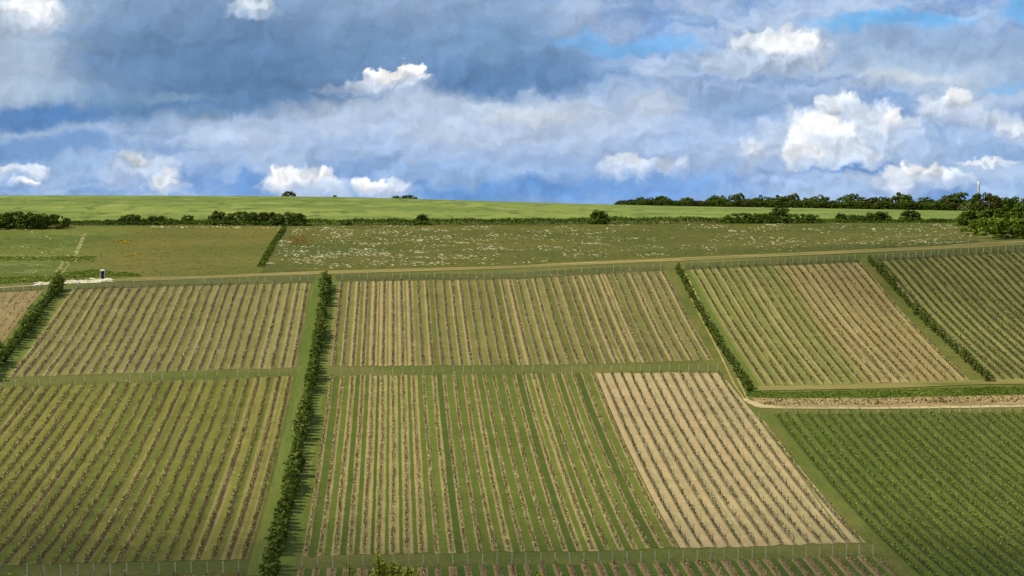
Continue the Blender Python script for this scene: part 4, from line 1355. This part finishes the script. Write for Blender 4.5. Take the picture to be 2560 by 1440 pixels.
# the big dark deck
S(700, 30, 520, 110, (130, 158, 192), 0.6, 0.9)
S(560, 180, 440, 150, (110, 141, 179), 0.45, 0.95, tear=-1.2)
S(620, 195, 290, 90, (92, 127, 169), 0.8, 0.85)
S(470, 285, 400, 45, (102, 142, 186), 0.6, 0.85)
S(60, 303, 210, 30, (84, 132, 188), 0.5, 0.9)
S(420, 236, 130, 15, (134, 164, 194), 0.8, 0.7)
S(60, 375, 240, 26, (104, 150, 208), 0.7, 0.7)
# second dark deck
S(1150, 55, 330, 85, (144, 170, 204), 0.6, 0.8)
S(1240, 160, 270, 105, (118, 152, 192), 0.45, 0.95)
S(1250, 205, 220, 52, (98, 136, 182), 0.7, 0.85)
S(930, 130, 110, 90, (112, 146, 186), 0.6, 0.8)
# pale torn band under the decks
S(1250, 285, 340, 40, (202, 213, 224), 0.7, 0.75, tear=-1.5)
S(640, 318, 260, 36, (186, 203, 226), 0.7, 0.7, tear=-1.5)
S(880, 275, 130, 24, (190, 206, 226), 0.7, 0.7)
S(1180, 360, 360, 80, (164, 190, 228), 0.7, 0.6)
S(1560, 290, 200, 70, (188, 204, 226), 0.7, 0.7, tear=-1.6)
S(1600, 360, 120, 60, (176, 198, 230), 0.6, 0.6)
# clear blue low down
S(1330, 484, 330, 34, (104, 152, 212), 0.7, 0.85)
S(620, 470, 100, 26, (108, 154, 213), 0.5, 0.85)
S(1690, 470, 160, 26, (112, 160, 222), 0.7, 0.7)
# blue gaps high up
S(1600, 118, 170, 20, (126, 184, 238), 0.5, 0.85)
S(2230, 76, 180, 24, (122, 186, 240), 0.5, 0.92)
S(2545, 52, 60, 34, (122, 186, 240), 0.5, 0.9)
S(2480, 232, 34, 9, (124, 186, 238), 0.6, 0.8)
# grey bars at the right
S(2340, 135, 300, 42, (152, 178, 212), 0.5, 0.95)
S(2330, 190, 300, 40, (174, 197, 222), 0.6, 0.8)
S(2270, 196, 130, 16, (208, 218, 228), 0.8, 0.8)
S(1780, 240, 300, 40, (150, 178, 214), 0.6, 0.7)
S(2380, 400, 240, 60, (152, 184, 226), 0.7, 0.7)


def K(cx, cy, rx, ry, c, soft=0.35, op=1.0, low=(168, 190, 224), heads=1.0):
    """cumulus head: crisp lit top, shaded belly that melts into the air below"""
    global col, kmask
    step()
    v = nt.vmath('MULTIPLY', nt.vmath('SUBTRACT', QCC, (cx / 100, cy / 100, 0)), (100 / rx, 100 / ry, 0))
    d = nt.math('MULTIPLY_ADD', nt.math('SUBTRACT', PUFF, 0.36), 0.75 * heads, nt.vmath('LENGTH', v))
    vy = nt.xyz(v)[1]
    s_ = nt.math('MULTIPLY_ADD', nt.rng(vy, -0.3, 0.8), 0.55, soft * 0.8)
    m = nt.rng(d, nt.math('ADD', 1.0, s_), nt.math('SUBTRACT', 1.0, s_), 0, op)
    if heads > 0.9: kmask = m if kmask is None else nt.math('MAXIMUM', kmask, m)
    col = nt.mix(m, col, C(*c))
    col = nt.mix(nt.math('MULTIPLY', m, nt.rng(vy, 0.0, 1.1)), col, C(*low))


# half-lost heads in the haze under the decks
for a_ in ((1230, 350, 150, 62, (188, 206, 231)), (1080, 340, 90, 44, (196, 212, 233)), (1420, 372, 74, 56, (180, 201, 231)), (1330, 300, 120, 26, (206, 216, 228)),
           (880, 322, 120, 34, (190, 206, 230)), (560, 352, 150, 26, (186, 204, 230)), (690, 392, 140, 24, (176, 198, 229)), (500, 404, 90, 26, (172, 196, 228)),
           (250, 398, 110, 26, (160, 188, 224)), (1640, 268, 70, 40, (202, 214, 231)), (1560, 330, 90, 52, (188, 206, 232)), (1790, 330, 140, 30, (172, 196, 230)),
           (1800, 404, 120, 30, (180, 202, 232)), (1120, 428, 120, 22, (150, 184, 228)), (2480, 440, 120, 24, (188, 208, 234))):
    K(*a_, soft=0.5, op=0.7, low=(146, 178, 222), heads=0.6)
# cumulus
K(1890, 165, 180, 52, (178, 197, 220), soft=0.35)
K(1960, 207, 240, 18, (138, 166, 206), soft=0.6, op=0.9)
K(1900, 118, 80, 40, (216, 226, 236), soft=0.35)
K(1985, 118, 82, 34, (243, 246, 249), soft=0.45, op=0.95)
K(2110, 350, 230, 62, (186, 206, 232), soft=0.4, op=0.95)
K(2085, 272, 46, 42, (226, 234, 244), soft=0.3)
K(2190, 310, 84, 48, (216, 227, 241), soft=0.35)
K(2230, 300, 34, 28, (250, 251, 252), soft=0.4)
K(2045, 350, 130, 70, (206, 220, 238), soft=0.6, op=0.9)
K(2040, 338, 80, 50, (249, 251, 253), soft=0.5, op=0.95)
K(2062, 318, 40, 30, (253, 254, 254), soft=0.45)
K(2005, 380, 66, 22, (240, 244, 249), soft=0.4)
K(2130, 388, 62, 24, (212, 224, 240), soft=0.4)
K(1885, 375, 42, 24, (216, 227, 241), soft=0.4)
K(2350, 272, 66, 32, (214, 226, 242), soft=0.35)
K(2385, 254, 28, 26, (240, 244, 249), soft=0.4)
K(2460, 315, 86, 24, (202, 216, 236), soft=0.45)
K(2545, 330, 60, 20, (220, 230, 242), soft=0.5)
K(2160, 424, 170, 11, (112, 156, 212), soft=0.7, op=0.9)
K(2290, 440, 104, 26, (226, 234, 244), soft=0.4)
K(2300, 428, 52, 14, (246, 248, 250), soft=0.5)
K(2450, 408, 74, 11, (226, 234, 244), soft=0.5)
K(2240, 470, 50, 22, (220, 230, 244), soft=0.6, op=0.8)
K(1980, 460, 130, 24, (164, 192, 232), soft=0.5, op=0.9)
K(1575, 408, 48, 26, (238, 242, 247), soft=0.4)
K(1560, 400, 40, 16, (214, 225, 240), soft=0.5)
K(1660, 412, 60, 18, (196, 213, 236), soft=0.5)
K(770, 452, 96, 32, (212, 224, 240), soft=0.35)
K(712, 446, 48, 26, (246, 248, 250), soft=0.4)
K(800, 444, 40, 22, (236, 241, 247), soft=0.5)
K(975, 470, 74, 22, (206, 220, 240), soft=0.35)
K(925, 460, 38, 16, (246, 248, 250), soft=0.4)
K(370, 420, 80, 42, (194, 210, 232), soft=0.5, op=0.9)
K(420, 455, 40, 20, (226, 232, 240), soft=0.6)
K(345, 398, 34, 14, (222, 229, 238), soft=0.6)
K(55, 430, 64, 16, (214, 224, 238), soft=0.5)
K(72, 458, 26, 10, (240, 243, 246), soft=0.5)
# the bright hole and small bright clouds
K(955, 220, 110, 16, (188, 203, 222), soft=0.6, op=0.9)
K(975, 193, 72, 17, (253, 253, 251), soft=0.22)
K(1022, 178, 28, 30, (254, 254, 252), soft=0.25)
K(636, 22, 56, 22, (206, 219, 230), soft=0.45)
K(85, 40, 72, 40, (244, 246, 247), soft=0.6, op=0.95)
# relief of the billows
bright = nt.math('ADD', nt.math('MULTIPLY', rel1, 0.32), nt.math('MULTIPLY', rel2, 0.38))
bright = nt.math('ADD', bright, nt.math('MULTIPLY', nt.math('MULTIPLY', LIT, nt.math('MULTIPLY_ADD', kmask, 0.42, 0.05)), 0.9))
col = nt.vmath('SCALE', col, scale=nt.math('ADD', 1.0, nt.math('MULTIPLY', bright, 1.5)))
# overhead: broken cloud with the clear sky between
cover = nt.rng(nt.noise(nt.scale(dirn, (1, 1, 1.6)), 2.2, 6, 0.6), 0.42, 0.62)
over = nt.mix(cover, sky.outputs[0], C(196, 204, 214))
col = nt.mix(nt.rng(el, R(8), R(22)), col, over)
nt.put(bg.inputs['Color'], col)

sc.view_settings.view_transform = 'Standard'
sc.view_settings.look = 'None'
sc.view_settings.exposure = 0
sc.view_settings.gamma = 1
sc.cycles.max_bounces = 5
sc.cycles.diffuse_bounces = 3
sc.cycles.transparent_max_bounces = 8
